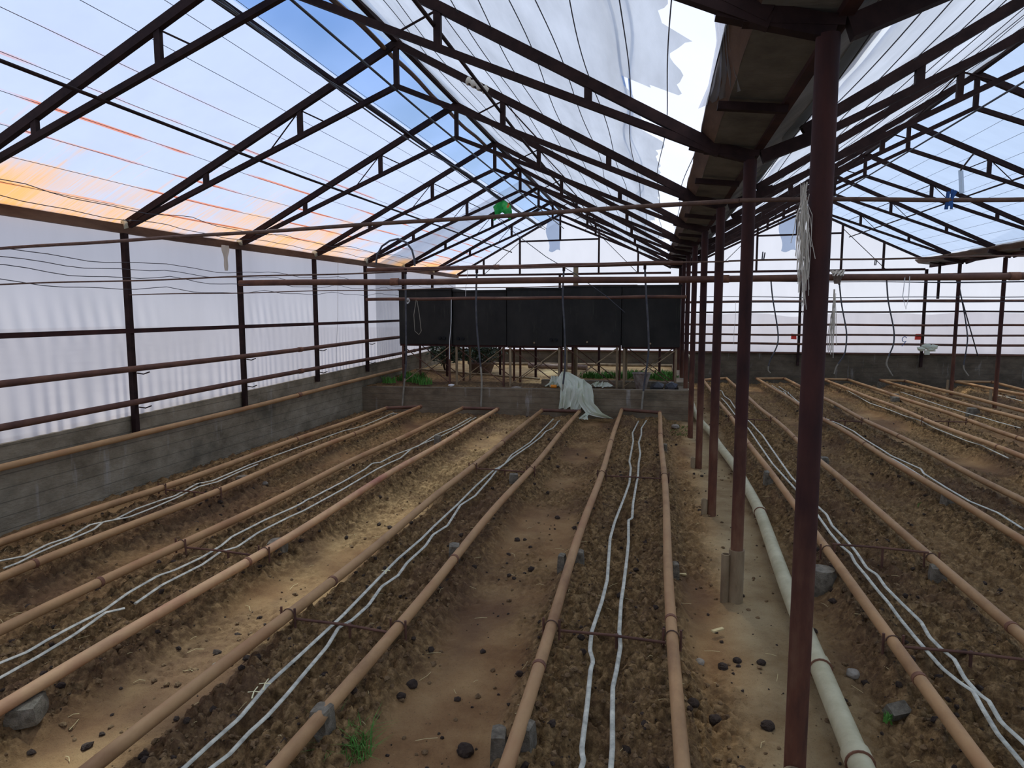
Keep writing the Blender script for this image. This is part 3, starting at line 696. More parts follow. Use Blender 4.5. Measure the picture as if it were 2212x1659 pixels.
def gut(xa, label, k0=0):
    z0 = 2.70; o = empty('rain_gutter', (xa, 6, z0)); setp(o, label, 'gutter')
    y0, y1 = -3.5, 17.05; dz = float(zr(y1)); ys_ = np.linspace(y0, y1, 120)
    def sec(pts, mat, name, th=.006, wav=0.0, **kw):
        rows = []
        for y in ys_:
            j = wav*math.sin(y*6.3)+wav*.7*math.sin(y*15.1)
            loop = [(x+j, z+j) for x, z in pts] + [(x+j, z+th+j) for x, z in pts[::-1]]
            rows.append([(xa+x, y, z0+z+float(zr(y))) for x, z in loop+loop[:1]])
        MB().grid(np.array(rows)).build(name, mat, o, **kw)
    sec([(-.17, .03), (.07, .0)], 'gutter', 'gutter_tray', wav=.002)
    sec([(-.245, .10), (-.17, .03)], 'board', 'side_board', .02, .004, label='weathered brown side board')
    sec([(.11, -.0), (.36, .17)], 'gutter', 'side_flap', .006, .004)
    MB().beam((xa+.085, y0, z0-.03), (xa+.085, y1, z0-.03+dz), .045, .07).build('bearer', 'column', o, label='rusty steel bearer')
    MB().beam((xa+.20, y0, z0+.05), (xa+.20, y1, z0+.05+dz), .03, .04).build('bearer', 'truss', o)
    for k in range(0, 9):
        y = YC[k]
        for yy_, w in ((y, .055), (y+.93, .04)):
            MB().beam((xa-.22, yy_, z0+.0+float(zr(yy_))), (xa+.085, yy_, z0-.035+float(zr(yy_))), w, .035, (0, 0, 1)).build('cross_bar', 'truss', o)
        MB().add([(xa-.30, y-.02, z0+.05+float(zr(y))), (xa+.05, y-.02, z0-.10+float(zr(y))), (xa+.14, y-.02, z0-.10+float(zr(y))), (xa+.46, y-.02, z0+.13+float(zr(y))), (xa+.40, y-.02, z0+.19+float(zr(y))), (xa+.1, y-.02, z0-.01+float(zr(y))), (xa-.27, y-.02, z0+.1+float(zr(y)))] +
                 [(xa-.30, y+.03, z0+.05+float(zr(y))), (xa+.05, y+.03, z0-.10+float(zr(y))), (xa+.14, y+.03, z0-.10+float(zr(y))), (xa+.46, y+.03, z0+.13+float(zr(y))), (xa+.40, y+.03, z0+.19+float(zr(y))), (xa+.1, y+.03, z0-.01+float(zr(y))), (xa-.27, y+.03, z0+.1+float(zr(y)))],
                 [(6, 5, 4, 3, 2, 1, 0), (7, 8, 9, 10, 11, 12, 13)] + [(i, (i+1) % 7, 7+(i+1) % 7, 7+i) for i in range(7)]) if False else None
        MB().beam((xa-.30, y, z0+.045+float(zr(y))), (xa+.06, y, z0-.055+float(zr(y))), .05, .07, (0, 0, 1)).build('gusset', 'truss', o)
        MB().beam((xa+.10, y, z0-.055+float(zr(y))), (xa+.45, y, z0+.07+float(zr(y))), .05, .07, (0, 0, 1)).build('gusset', 'truss', o)
    return o
gut(.48, 'dark sheet gutter on boards running between the two bays overhead')
gut(6.0, 'weathered gutter along the far side of the right bay')
for k in range(5, 9):
    y = YC[k]+.26; x = 6.10
    o = empty('side_column', (x, y, 0)); setp(o, f'{["fourth", "third", "second", "farthest"][k-5]} steel column from the end wall under the right gutter' if k < 8 else 'steel column nearest the end wall under the right gutter', 'column', 'columns under the right gutter')
    MB().tube([(x, y, -.02), (x, y, 2.64+float(zr(y)))], .035, 16).build('column_shaft', 'colrust', o)
    MB().tube([(x-.075, y+.01, 0), (x-.075, y+.01, .35)], .022, 12).build('stub_pipe', 'white_leg', o)

# ------------------------------------------------------------------ end wall posts and rails
for i, (x, lab) in enumerate([(-2.4, 'post of the end wall behind the tanks'), (.62, 'post of the end wall behind the central columns'), (3.36, 'post of the end wall in the middle of the right bay'), (6.03, 'post of the end wall under the right gutter'), (8.7, 'post of the end wall in the third bay')]):
    MB().beam((x, YG-.05, .5), (x, YG-.05, 2.74), .055, .055, (0, 1, 0)).build('wall_post', 'truss', label='dark steel '+lab, cat='post', group='posts of the end wall')
for z, lab, r in ((2.02, 'topmost', .030), (1.775, 'second', .020), (1.47, 'third', .026), (1.235, 'fourth', .024), (1.02, 'lowest', .028)):
    P = [(x, YG-.10, z+.006*math.sin(x*1.7+z*5)) for x in np.linspace(.2, 9.1, 30)]
    MB().tube(P, r, 10).build('end_wall_pipe', 'rust' if z > 1.9 or z < 1.5 else 'truss', label=f'{lab} horizontal pipe on the end wall of the right bay', cat='pipe', group='pipes on the end wall')

MB().tube([(x, 16.86, 2.60+.006*math.sin(x*2)) for x in np.linspace(.55, 9.1, 24)], .032, 12).build('end_header_pipe', 'rust', label='brown feed pipe crossing high in front of the end wall of the right bay', cat='pipe')
# ------------------------------------------------------------------ overhead cross pipes and wires
def cross(name, a, b, r, mat, label, cat='pipe', coups=(), sag=.0, n=12, group=None, wob=.004):
    a = np.array(a, float); b = np.array(b, float); T = np.linspace(0, 1, 40)[:, None]
    P = a+(b-a)*T; P[:, 2] -= sag*np.sin(T[:, 0]*np.pi); P[:, 2] += wob*np.sin(T[:, 0]*23)
    if not coups: return MB().tube(P, r, n).build(name, mat, label=label, cat=cat, **({'group': group} if group else {}))
    o = empty(name, a); setp(o, label, cat, group)
    MB().tube(P, r, n).build('pipe_run', mat, o)
    d = (b-a)/np.linalg.norm(b-a)
    for t in coups:
        c = a+(b-a)*t; c[2] -= sag*math.sin(t*math.pi); MB().tube([c-d*.05, c+d*.05], r*1.2, n).build('coupling', 'coupling', o)
    return o
cross('overhead_pipe', (-5.05, 11.28, 2.52), (.42, 11.5, 2.575), .036, 'rust', 'upper thick brown pipe crossing above the tanks', coups=(.43,))
cross('overhead_pipe', (-5.06, 11.24, 2.00), (.50, 11.52, 2.02), .028, 'rust', 'thin brown pipe crossing in front of the black tanks')
cross('overhead_pipe', (-5.04, 7.48, 2.125), (6.06, 8.05, 2.125), .036, 'rust', 'long thick brown pipe crossing both bays overhead', coups=(.18, .52, .78))
cross('clothes_rod', atx(-6, 537.3, -5.09), (.40, 3.62, 2.315), .012, 'wirerust', 'thin brown rod crossing the left bay high up near the front', 'rod', wob=.002)
cross('clothes_rod', (.40, 3.62, 2.315), (6.0, 4.4, 2.27), .011, 'wirerust', 'thin brown rod carrying blue pegs across the right bay', 'rod', wob=.004)
cross('tie_wire', atx(-6, 615, -5.07), (.55, 5.55, 2.155), .006, 'wirerust', 'thin rusty wire crossing the left bay below the rod', 'wire')
cross('tie_wire', (.55, 5.55, 2.155), (6.0, 5.9, 2.18), .007, 'wirerust', 'thin rusty wire crossing the right bay below the rod', 'wire')
cross('tie_wire', (-5.08, 5.72, 1.935), (-.2, 7.5, 2.06), .005, 'wirerust', 'lowest rusty wire tied to the left wall post', 'wire')
cross('tie_wire', (.6, 8.1, 2.13), (6.0, 8.2, 2.08), .0045, 'wire', 'thin wire crossing the right bay just below the thick pipe', 'wire', sag=.03)
for i, (za, zb) in enumerate(((1.98, 2.02), (1.93, 1.97), (2.30, 2.27))):
    cross('tie_wire', (.6, 9.9+i, za), (9.0, 10.4+i, zb), .005, 'wire', f'{["middle", "lower", "upper"][i]} of three thin wires strung across the right bay', 'wire', sag=.04)
for i, (x0, y0, x1, y1) in enumerate(((560, 60, 1000, 560), (1060, 470, 1490, 800))):
    pass
P = []
for (x, y, Y) in [(1060, 460, 12.3), (1120, 510, 11.9), (1180, 555, 11.7), (1240, 590, 11.5), (1310, 640, 11.3), (1350, 675, 11.3)]: P.append(aty(x, y, Y-.1))
MB().tube(P, .006, 6).build('hanging_cable', 'wire', label='loose wire drooping from the green sheet down across the tanks', cat='cable')
# hoop of hose
P = [aty(x, y, 11.2) for x, y in [(812, 572), (815, 550), (825, 532), (842, 520), (860, 516), (878, 524), (890, 540), (895, 560), (896, 574)]]
MB().tube(P, .018, 8).build('hose_hoop', 'hose', label='dark hose bent into a hoop above the overhead pipe on the left', cat='hose')

# drop hoses
def drop(pts, Y, label, r=.016, split=None):
    P = [aty(x, y, Y) for x, y in pts]; P = np.array(P)
    # smooth
    T = np.linspace(0, len(P)-1, 30); P = np.stack([np.interp(T, range(len(P)), P[:, i]) for i in range(3)], -1)
    for _ in range(3): P[1:-1] = (P[:-2]+2*P[1:-1]+P[2:])/4
    o = empty('drop_hose', P[-1]); setp(o, label, 'hose', 'hoses hanging from the overhead pipes')
    s = int(len(P)*(split or .7))
    MB().tube(P[:s+1], r, 10).build('hose_run', 'hose', o); MB().tube(P[s:], r*1.02, 10).build('hose_tail', 'hoselight', o, label='sun-faded lower end of the hose')
    MB().tube([P[0]+(0, 0, .06), P[0]-(0, 0, .03)], r*1.5, 10).build('hose_clamp', 'truss', o)
drop([(876, 588), (877, 700), (878, 780), (872, 840), (869, 876)], 11.12, 'dark hose hanging at the left end of the tanks', split=.66)
drop([(1030, 586), (1028, 650), (1030, 710), (1036, 770), (1041, 820), (1039, 878)], 11.12, 'dark hose hanging in front of the second tank', split=.68)
drop([(1218, 582), (1215, 640), (1219, 700), (1222, 780), (1213, 860), (1209, 886)], 11.12, 'dark hose hanging between the third and fourth tanks')
drop([(1393, 578), (1396, 640), (1400, 700), (1402, 760), (1390, 840), (1386, 884)], 11.12, 'dark hose hanging in front of the fifth tank', split=.8)
drop([(1665, 600), (1668, 640), (1681, 715), (1681, 745), (1662, 780), (1658, 800), (1664, 806)], 16.82, 'thin hose hanging on the end wall just left of the nearest column', .016, .75)
drop([(1813, 612), (1818, 660), (1830, 720), (1826, 765), (1806, 792), (1802, 808)], 16.82, 'thin hose hanging on the end wall below the hanging pot', .016, .75)
drop([(1915, 602), (1918, 650), (1932, 715), (1931, 745), (1912, 785), (1928, 812)], 16.82, 'curved hose hanging on the end wall right of the hanging pot', .016, .72)
drop([(2068, 598), (2084, 680), (2091, 730), (2086, 765), (2080, 795), (2092, 812)], 16.82, 'thin hose hanging on the end wall between the right columns', .014, .75)
MB().tube([aty(2064, 598, 16.2), aty(2090, 690, 16.2), aty(2112, 768, 17.0)], .013, 8).build('leaning_rod', 'hose', label='straight thin rod leaning at the end wall between the right columns', cat='rod')
m = MB(); m.tube([(6.0, 16.3, 2.88), (6.0, 16.3, 2.05)], .03, 8); m.build('hanging_bracket', 'truss', label='short dark bracket hanging under the right gutter near the end wall', cat='bracket')

# ------------------------------------------------------------------ pipe loops on the ground
LOOPL = ['pipe loop on the ground beside the left concrete wall', 'second ground pipe loop from the left wall, its right run reddish', 'ground pipe loop left of the middle walkway ending by the plastic heap', 'ground pipe loop just left of the central columns',
         'ground pipe loop just right of the central columns', 'second ground pipe loop right of the central columns', 'third ground pipe loop right of the central columns', 'fourth ground pipe loop right of the central columns', 'fifth ground pipe loop right of the central columns']
RS = [((0, 1175), (834, 882)), ((0, 1251), (907, 879)), ((30, 1350), (998, 882)), ((0, 1534), (1074, 884)), ((202, 1659), (1170, 887)), ((596, 1659), (1251, 889)), ((1089, 1659), (1343, 885)), ((1473, 1659), (1425, 892)),
      ((2131, 1659), (1519, 821)), ((2212, 1381), (1569, 817)), ((2212, 1171), (1635, 818)), ((2212, 1085), (1692, 816)), ((2212, 993), (1775, 818)), ((2212, 953), (1832, 820)), ((2212, 912), (1898, 820)), ((2212, 892), (1956, 823)), ((2212, 858), (2058, 823)), ((2212, 848), (2121, 821))]
RUN = {}
for b in range(9):
    o = empty('heating_pipe_loop', (BEDS[b][0], BEDS[b][2], 0)); setp(o, 'ochre ' + LOOPL[b], 'pipe', 'ochre pipe loops lying over the planting beds')
    ends = []
    zb = RZ + (.045 if b > 3 else 0)
    for s in (0, 1):
        n_, f_ = RS[b*2+s]; A = at(*n_, RZ); B = at(*f_, zb+.01)
        B[1] = min(B[1], 16.75); d = (B-A)/(B[1]-A[1]); A2 = A - d*(A[1]-(-.5)); A2[2] = RZ
        Y_ = np.linspace(A2[1], B[1], 70); T = (Y_-A2[1])/(B[1]-A2[1]); ph = b*1.7+s
        P = A2+(B-A2)*T[:, None]; P[:, 2] = RZ+(zb+.01-RZ)*np.clip((Y_-4)/(B[1]-4), 0, 1)
        w_ = np.sin(T*np.pi)**.5; P[:, 0] += .010*np.sin(Y_*1.3+ph)*w_; P[:, 2] += .008*np.sin(Y_*1.9+ph)*w_
        if b == 2 and s == 0: P[:, 0] += .03*np.clip((7.2-Y_)/1., 0, 1)*np.clip((Y_-2)/5, 0, 1)
        ends.append(P[-1]); RUN[b*2+s] = P
        MB().tube(P, .029, 14).build('pipe_run', 'railpink' if (b == 1 and s == 1) else 'rail', o)
        for yc in ((2.9+.5*s+.3*(b % 3)), 7.6+.6*s+.2*b):
            if yc > P[-1][1]: continue
            j = int(np.argmin(abs(P[:, 1]-yc))); MB().tube([P[j]-(0, .012, 0), P[j]+(0, .012, 0)], .0325, 14).build('coupling', 'coupling', o)
    MB().tube([ends[0], ends[0]+(.0, .03, .0), ends[1]+(0, .03, 0), ends[1]], .027, 12).build('header_pipe', 'rust' if b < 4 else 'rail', o)
    for q_ in ends: MB().tube([q_-(0, .05, 0), q_+(0, .035, 0)], .034, 12).build('elbow', 'coupling', o)

# spacer rods between the pipe runs
def spacer(b, y, label, z=.0, hook=True, over=False):
    Pa, Pb = RUN[2*b], RUN[2*b+1]; a = Pa[int(np.argmin(abs(Pa[:, 1]-y)))].copy(); c = Pb[int(np.argmin(abs(Pb[:, 1]-y-.0)))].copy()
    a[1] = c[1] = y; dz = .045 if over else -.02
    o = empty('spacer_rod', ((a+c)/2)); setp(o, label, 'rod', 'rebar spacers between the ground pipes')
    MB().tube([a+(.03, .0, dz), (a+c)/2+(0, 0, dz), c+(-.03, -.03, dz)], .0075, 8).build('cross_rod', 'rust', o)
    for p, sx in ((a, -1), (c, 1)):
        MB().tube([p+(-.042, .0, .040), p+(-.042, 0, -.065)], .0065, 8).build('stake', 'rust', o)
        MB().tube([p+(.042, -.01, .042), p+(.042, -.01, -.065)], .0065, 8).build('stake', 'rust', o)
        th = np.linspace(0, np.pi, 8); MB().tube([p+(.033*math.cos(t), .0, .033*math.sin(t)) for t in th], .003, 6).build('tie_loop', 'wirerust', o)
    MB().tube([(a+c)/2+(.03, .02, dz), (a+c)/2+(.03, .02, -.1)], .008, 8).build('centre_stake', 'rust', o)
def yon(x, y): return float(at(x, y, RZ)[1])
spacer(3, yon(1320, 1362), 'rebar spacer across the nearest part of the bed just left of the central columns')
spacer(3, yon(1368, 1026), 'thin rebar spacer halfway down the bed just left of the central columns')
spacer(2, yon(740, 1340), 'rebar spacer across the near part of the bed ending by the plastic heap')
spacer(2, yon(1060, 1010), 'rebar spacer halfway down the bed ending by the plastic heap')
spacer(0, yon(390, 1055), 'rebar spacer across the bed beside the left concrete wall')
spacer(4, yon(2080, 1402), 'near rebar spacer across the bed just right of the central columns')
spacer(4, yon(1900, 1197), 'second rebar spacer across the bed just right of the central columns', over=True)
spacer(4, yon(1640, 909), 'far rebar spacer across the bed just right of the central columns')
spacer(5, yon(1830, 910), 'rebar spacer across the second bed right of the central columns')
spacer(6, yon(2060, 912), 'rebar spacer across the third bed right of the central columns')
spacer(1, yon(560, 1190), 'rebar spacer half buried across the second bed from the left wall')

# drip hoses
def ci(s, ox, oy, pts): return [(ox+x/s, oy+y/s) for x, y in pts]
A_, B_, C_, D_, F_ = (2.5176, 0, 1000), (2.5176, 740, 1000), (2.962, 740, 450), (2.5177, 1480, 1000), (7.373, 1440, 740)
G_ = (2.963, 1480, 450)
HOSES = [
 (0, 'left', ci(*A_, [(0, 520), (130, 495), (260, 430), (370, 395), (490, 325), (620, 300), (740, 240), (870, 195), (950, 170), (1070, 105), (1150, 90), (1270, 40), (1350, 5)]) + ci(*C_, [(0, 1418), (75, 1400), (130, 1385), (230, 1345), (330, 1300)])),
 (0, 'right', ci(*A_, [(20, 560), (100, 530), (200, 480), (310, 432), (430, 385), (510, 350), (560, 310), (700, 285), (830, 235), (960, 180), (1080, 120), (1180, 95), (1290, 45), (1400, 0)])),
 (1, 'left', ci(*A_, [(0, 1070), (150, 1010), (250, 950), (400, 870), (560, 790), (700, 690), (860, 600), (950, 570), (1100, 500), (1200, 440), (1260, 390), (1440, 300), (1600, 230), (1863, 95)]) + ci(*C_, [(145, 1659), (190, 1622), (240, 1618), (330, 1570), (480, 1515), (600, 1440), (700, 1400), (825, 1330)])),
 (1, 'right', ci(*A_, [(0, 1150), (200, 1040), (400, 920), (500, 850), (570, 800), (680, 775)])),
 (1, 'far right', ci(*A_, [(735, 750), (880, 650), (1020, 580), (1100, 540), (1200, 470), (1290, 445), (1400, 370), (1500, 320), (1570, 285), (1650, 250), (1863, 135)]) + ci(*C_, [(220, 1659), (300, 1620), (370, 1590), (440, 1530), (520, 1495), (600, 1465), (700, 1415), (760, 1385), (855, 1330)])),
 (2, 'left', ci(*A_, [(975, 1659), (1150, 1500), (1300, 1370), (1450, 1190), (1640, 1020)]) + ci(*B_, [(0, 815), (200, 610), (300, 510), (430, 400), (500, 330), (620, 220), (720, 120), (820, 32), (880, 0)]) + ci(*C_, [(1080, 1570), (1200, 1490), (1270, 1420), (1350, 1340)])),
 (2, 'right', ci(*A_, [(1120, 1659), (1250, 1560), (1350, 1450), (1450, 1360), (1560, 1240), (1660, 1120), (1780, 980), (1840, 880)]) + ci(*B_, [(50, 840), (140, 760), (210, 660), (300, 600), (350, 530), (450, 440), (490, 380), (570, 330), (640, 220), (720, 170), (800, 80), (840, 30)]) + ci(*C_, [(1100, 1575), (1190, 1515), (1270, 1455), (1300, 1420), (1345, 1400), (1390, 1350)])),
 (3, 'left', ci(*B_, [(1290, 1659), (1312, 1600), (1300, 1540), (1330, 1300), (1350, 1100), (1364, 1060), (1345, 1000), (1355, 900), (1410, 740), (1440, 620), (1445, 540), (1455, 400), (1480, 310), (1535, 170), (1560, 100), (1568, 20)]) + ci(*C_, [(1835, 1610), (1845, 1560), (1860, 1480), (1855, 1430), (1893, 1355)])),
 (3, 'right', ci(*B_, [(1458, 1659), (1468, 1530), (1468, 1350), (1470, 1200), (1490, 1110), (1512, 980), (1505, 900), (1515, 740), (1530, 640), (1545, 520), (1555, 420), (1555, 300), (1575, 290), (1580, 210), (1597, 110), (1607, 60)]) + ci(*C_, [(1895, 1620), (1905, 1560), (1895, 1490), (1912, 1440), (1912, 1400), (1945, 1350)])),
 (4, 'left', ci(*F_, [(870, 865), (960, 960), (1080, 1120), (1160, 1200), (1310, 1360), (1480, 1610)])[::-1] + [],),
 (4, 'right', []),
]
Eb = ci(*F_, [(870, 865), (960, 960), (1080, 1120), (1160, 1200), (1310, 1360), (1480, 1610)]) + ci(*D_, [(478, 0), (575, 105), (675, 215), (705, 250), (740, 300), (790, 370), (850, 440), (900, 480), (925, 530), (985, 600), (1040, 670), (1110, 750), (1160, 820), (1250, 930), (1320, 1010), (1400, 1100), (1500, 1180), (1570, 1225), (1610, 1300), (1700, 1450), (1843, 1620)])
Ea = ci(*F_, [(735, 705), (880, 760), (920, 840), (1010, 900), (1080, 1010), (1160, 1110), (1320, 1240), (1380, 1300), (1440, 1370), (1530, 1460), (1640, 1622)]) + ci(*D_, [(580, 70), (675, 165), (720, 225), (770, 270), (800, 330), (870, 400), (930, 470), (990, 560), (1045, 595), (1090, 660), (1180, 750), (1285, 850), (1330, 930), (1400, 1000), (1465, 1050), (1520, 1150), (1600, 1240), (1650, 1270), (1720, 1390), (1843, 1500)])
HOSES = HOSES[:9] + [(4, 'left', Eb), (4, 'right', Ea),
 (5, 'left', ci(*G_, [(555, 1130), (640, 1180), (710, 1240), (825, 1310), (930, 1370), (1010, 1400), (1100, 1460), (1240, 1560), (1340, 1600), (1440, 1659)]) + ci(*D_, [(1380, 125), (1560, 240), (1843, 400)])),
 (5, 'right', ci(*G_, [(600, 1135), (650, 1170), (720, 1230), (825, 1300), (900, 1340), (990, 1375), (1080, 1420), (1150, 1470), (1250, 1530), (1320, 1575), (1400, 1610), (1510, 1659)]) + ci(*D_, [(1300, 50), (1420, 125), (1550, 200), (1700, 260), (1843, 350)])),
 (6, 'left', ci(*G_, [(1010, 1145), (1090, 1190), (1180, 1240), (1300, 1280), (1400, 1320), (1500, 1350), (1600, 1400), (1700, 1440), (1800, 1480), (1900, 1510), (2070, 1590)])),
 (7, 'left', ci(*G_, [(1380, 1170), (1500, 1210), (1650, 1260), (1820, 1310), (1900, 1330), (2000, 1360), (2150, 1400)])),
 (8, 'left', ci(*G_, [(2000, 1190), (2110, 1215), (2160, 1230)])),
]
BN = ['the bed beside the left concrete wall', 'the second bed from the left wall', 'the bed ending by the plastic heap', 'the bed just left of the central columns', 'the bed just right of the central columns', 'the second bed right of the central columns', 'the third bed right of the central columns', 'the fourth bed right of the central columns', 'the fifth bed right of the central columns']
for b, side, pts in HOSES:
    z0 = .125 if b < 4 else .145
    P = np.array([at(x, y, z0) for x, y in pts])
    if P[0][1] > P[-1][1]: P = P[::-1]
    P = P[P[:, 1] < 16.3]
    Q = [P[0]]
    for p in P[1:]:
        if p[1]-Q[-1][1] > .02: Q.append(p)
    P = np.array(Q); yy = np.arange(P[0][1], P[-1][1], .035); X_ = np.interp(yy, P[:, 1], P[:, 0])
    if side != 'far right' and not (b == 0 and side == 'right') and P[0][1] < 4: 
        y_ = np.arange(-.5, P[0][1], .05); sl = (P[1][0]-P[0][0])/(P[1][1]-P[0][1]); sl = max(-.1, min(.1, sl)); yy = np.concatenate([y_, yy]); X_ = np.concatenate([P[0][0]+sl*(y_-P[0][1]), X_])
    h = soil_height(X_, yy)[0]; K = 9; hp = np.convolve(np.pad(h, K//2, mode='edge'), np.ones(K)/K, 'valid')
    Z_ = np.maximum(hp+.014, z0-.016)
    Z_ = np.convolve(np.pad(np.maximum(Z_, h+.006), 1, mode='edge'), np.ones(3)/3, 'valid')
    MB().tube(np.stack([X_, yy, Z_], -1), .0105, 8, flat=.6).build('drip_hose', 'tape', label=f'{side} flattened grey drip hose lying on {BN[b]}', cat='hose', group='grey drip hoses on the beds')

# cream drain pipe beside the columns
P = [(.79, -.5, .045), (.79, 1.6, .045)] + [tuple(at(x, y, .045)) for x, y in [(1860, 1659), (1770, 1440), (1700, 1270), (1640, 1100), (1590, 1010), (1545, 952)]] + [(.84, 9.6, .05), (.74, 10.6, .05), (.68, 11.6, .07), (.70, 13.2, .08), (.72, 15, .08)]
P = np.array(P); T = np.linspace(-.5, 15, 90); P = np.stack([np.interp(T, P[:, 1], P[:, 0]), T, np.interp(T, P[:, 1], P[:, 2])], -1)
for _ in range(4): P[1:-1] = (P[:-2]+2*P[1:-1]+P[2:])/4
o = empty('drain_pipe', P[0]); setp(o, 'cream plastic drain pipe lying on the pale path beside the columns', 'pipe')
MB().tube(P, .047, 18).build('pipe_run', 'whitepipe', o)
for x, y in ((1762, 1428), (1634, 1108), (1845, 1635)):
    p = at(x, y, .05); j = int(np.argmin(abs(P[:, 1]-p[1]))); MB().tube([P[j]-(0, .03, 0), P[j]+(0, .03, 0)], .055, 18).build('pipe_socket', 'whitepipe', o)
    MB().tube([P[j]-(0, .036, 0), P[j]-(0, .03, 0)], .0555, 18).build('seal_ring', 'coupling', o)
MB().tube([(.60, 16, .95), (.66, 13.0, .92), (.68, 12.9, .6), (.66, 12.6, .1)], .022, 10).build('bent_pipe', 'whitepipe', label='thin cream pipe bent down beside the far central columns', cat='pipe')

# ------------------------------------------------------------------ support blocks
def block(x, y, w, d, h, label, rz=0., name='concrete_block', sink=.03, round_=False, onz=0.):
    p = at(x, y, onz); gh = float(soil_height(np.array([p[0]]), np.array([p[1]+d/2]))[0][0])
    c = np.array([p[0], p[1]+d/2, gh-sink+h/2]); m = MB()
    if round_:
        m.lathe((c[0], c[1], gh-sink), [(w*.50, 0), (w*.53, h*.3), (w*.5, h*.8), (w*.44, h), (0.002, h*1.01)], 22)
        return m.build(name, 'block', label=label, cat='block')
    N_ = 5; faces = []
    V = []
    g_ = np.linspace(-.5, .5, N_)
    for sgn, ax in ((-1, 0), (1, 0), (-1, 1), (1, 1), (-1, 2), (1, 2)):
        A, B = np.meshgrid(g_, g_); Cc = np.full_like(A, sgn*.5); arr = [None]*3; oth = [i for i in range(3) if i != ax]
        arr[ax] = Cc; arr[oth[0]] = A; arr[oth[1]] = B; G = np.stack(arr, -1)
        r = np.linalg.norm(G, axis=-1, keepdims=True); G = G*(1-.10*np.clip(r-.6, 0, 1)/.27)
        G[..., 0] *= (1-.18*(G[..., 2]+.5)); 
        jn = fbm(G[..., 0]*5+G[..., 2]*3+x, G[..., 1]*5+G[..., 2]*4+y, 5, 2)-.5
        G = G*(1+.10*jn[..., None]); G = G*np.array([w, d, h])
        cz, sz = math.cos(rz), math.sin(rz); G = np.stack([G[..., 0]*cz-G[..., 1]*sz, G[..., 0]*sz+G[..., 1]*cz, G[..., 2]], -1)
        m.grid(G+c)
    return m.build(name, 'block', label=label, cat='block')
BL = [
 (978, 1238, .085, .09, .15, 'upright block under the pipe left of the middle walkway, halfway along'),
 (1212, 1238, .055, .08, .14, 'block under the left side of the pipe right of the middle walkway'),
 (1250, 1240, .07, .08, .13, 'block under the right side of the pipe right of the middle walkway'),
 (1072, 1659, .07, .09, .14, 'near block left of the pipe at the bottom of the walkway'),
 (1132, 1659, .07, .08, .13, 'near block right of the pipe at the bottom of the walkway'),
 (688, 1635, .085, .08, .13, 'rough block under the pipe beside the grass tuft'),
 (588, 1215, .13, .14, .10, 'squat block under the reddish pipe near the left'),
 (1458, 1262, .05, .08, .13, 'block right of the pipe beside the pale path'),
 (1660, 1062, .09, .10, .14, 'block beside the pipe behind the second column'),
 (2030, 1280, .10, .1, .13, 'block under the right pipe beyond the over-laid spacer rod'),
 (2052, 1112, .10, .1, .12, 'block under the second loop right of the columns'),
 (943, 972, .09, .09, .15, 'slanted block beside the reddish pipe toward its far end'),
 (1062, 898, .12, .1, .17, 'block at the far end of the reddish pipe'),
 (851, 916, .10, .1, .11, 'small block beside the leftmost loop at its far end'),
 (1108, 1060, .10, .08, .10, 'block under the pipe left of the middle walkway, farther along'),
 (1436, 985, .06, .08, .12, 'block right of the pipe beside the path, farther along'),
 (1440, 905, .10, .1, .15, 'block at the far corner of the loop beside the path'),
 (1905, 842, .18, .12, .16, 'block under the fourth loop at its far end'),
 (1934, 868, .16, .12, .16, 'block under the third loop toward the end wall'),
 (1935, 882, .14, .12, .12, 'block lying beside the third loop toward the end wall'),
 (2105, 905, .20, .14, .15, 'block under the fourth loop near the right edge'),
 (1810, 895, .12, .12, .12, 'block under the second loop right of the columns, far part'),
 (1782, 1000, .10, .1, .10, 'half buried block in the bed behind the nearest column'),
 (2185, 870, .18, .14, .12, 'block under the fifth loop at the right edge'),
 (520, 1055, .13, .10, .05, 'flat block between the two left loops'),
 (1548, 860, .12, .12, .14, 'block at the far end of the bed just right of the columns'),
]
for i, (x, y, w, d, h, lab) in enumerate(BL):
    block(x, y, w, d, h, 'grey concrete ' + lab, rz=random.uniform(-.25, .25))
block(1780, 1282, .165, .13, .17, 'large rounded grey concrete block beside the nearest column', round_=True)
block(25, 1600, .13, .15, .085, 'grey concrete block lying flat in the bottom left corner', rz=.5)

# stones and clods one can point at
def lump(x, y, s, name, mat, label, cat, group=None, flat=.75, lift=.3):
    p = at(x, y, .0); gh = float(soil_height(np.array([p[0]]), np.array([p[1]]))[0][0])
    # subdivided, bumpy ball
    nU, nV = 18, 12; U = np.linspace(0, 2*np.pi, nU+1); W = np.linspace(.02, np.pi-.02, nV); A, B = np.meshgrid(U, W)
    r = s*(1 + .42*(fbm((np.cos(A)*np.sin(B)+2)*2.2+x, (np.sin(A)*np.sin(B)+np.cos(B)*1.3+3)*2.2+y, 71, 3)-.5))
    r[:, -1] = r[:, 0]
    G = np.stack([r*np.cos(A)*np.sin(B), r*np.sin(A)*np.sin(B), r*np.cos(B)*flat], -1)[::-1] + np.array([p[0], p[1], gh+s*lift])
    m = MB().grid(G); m.smooth = cat == 'stone'
    return m.build(name, mat, label=label, cat=cat, **({'group': group} if group else {}))
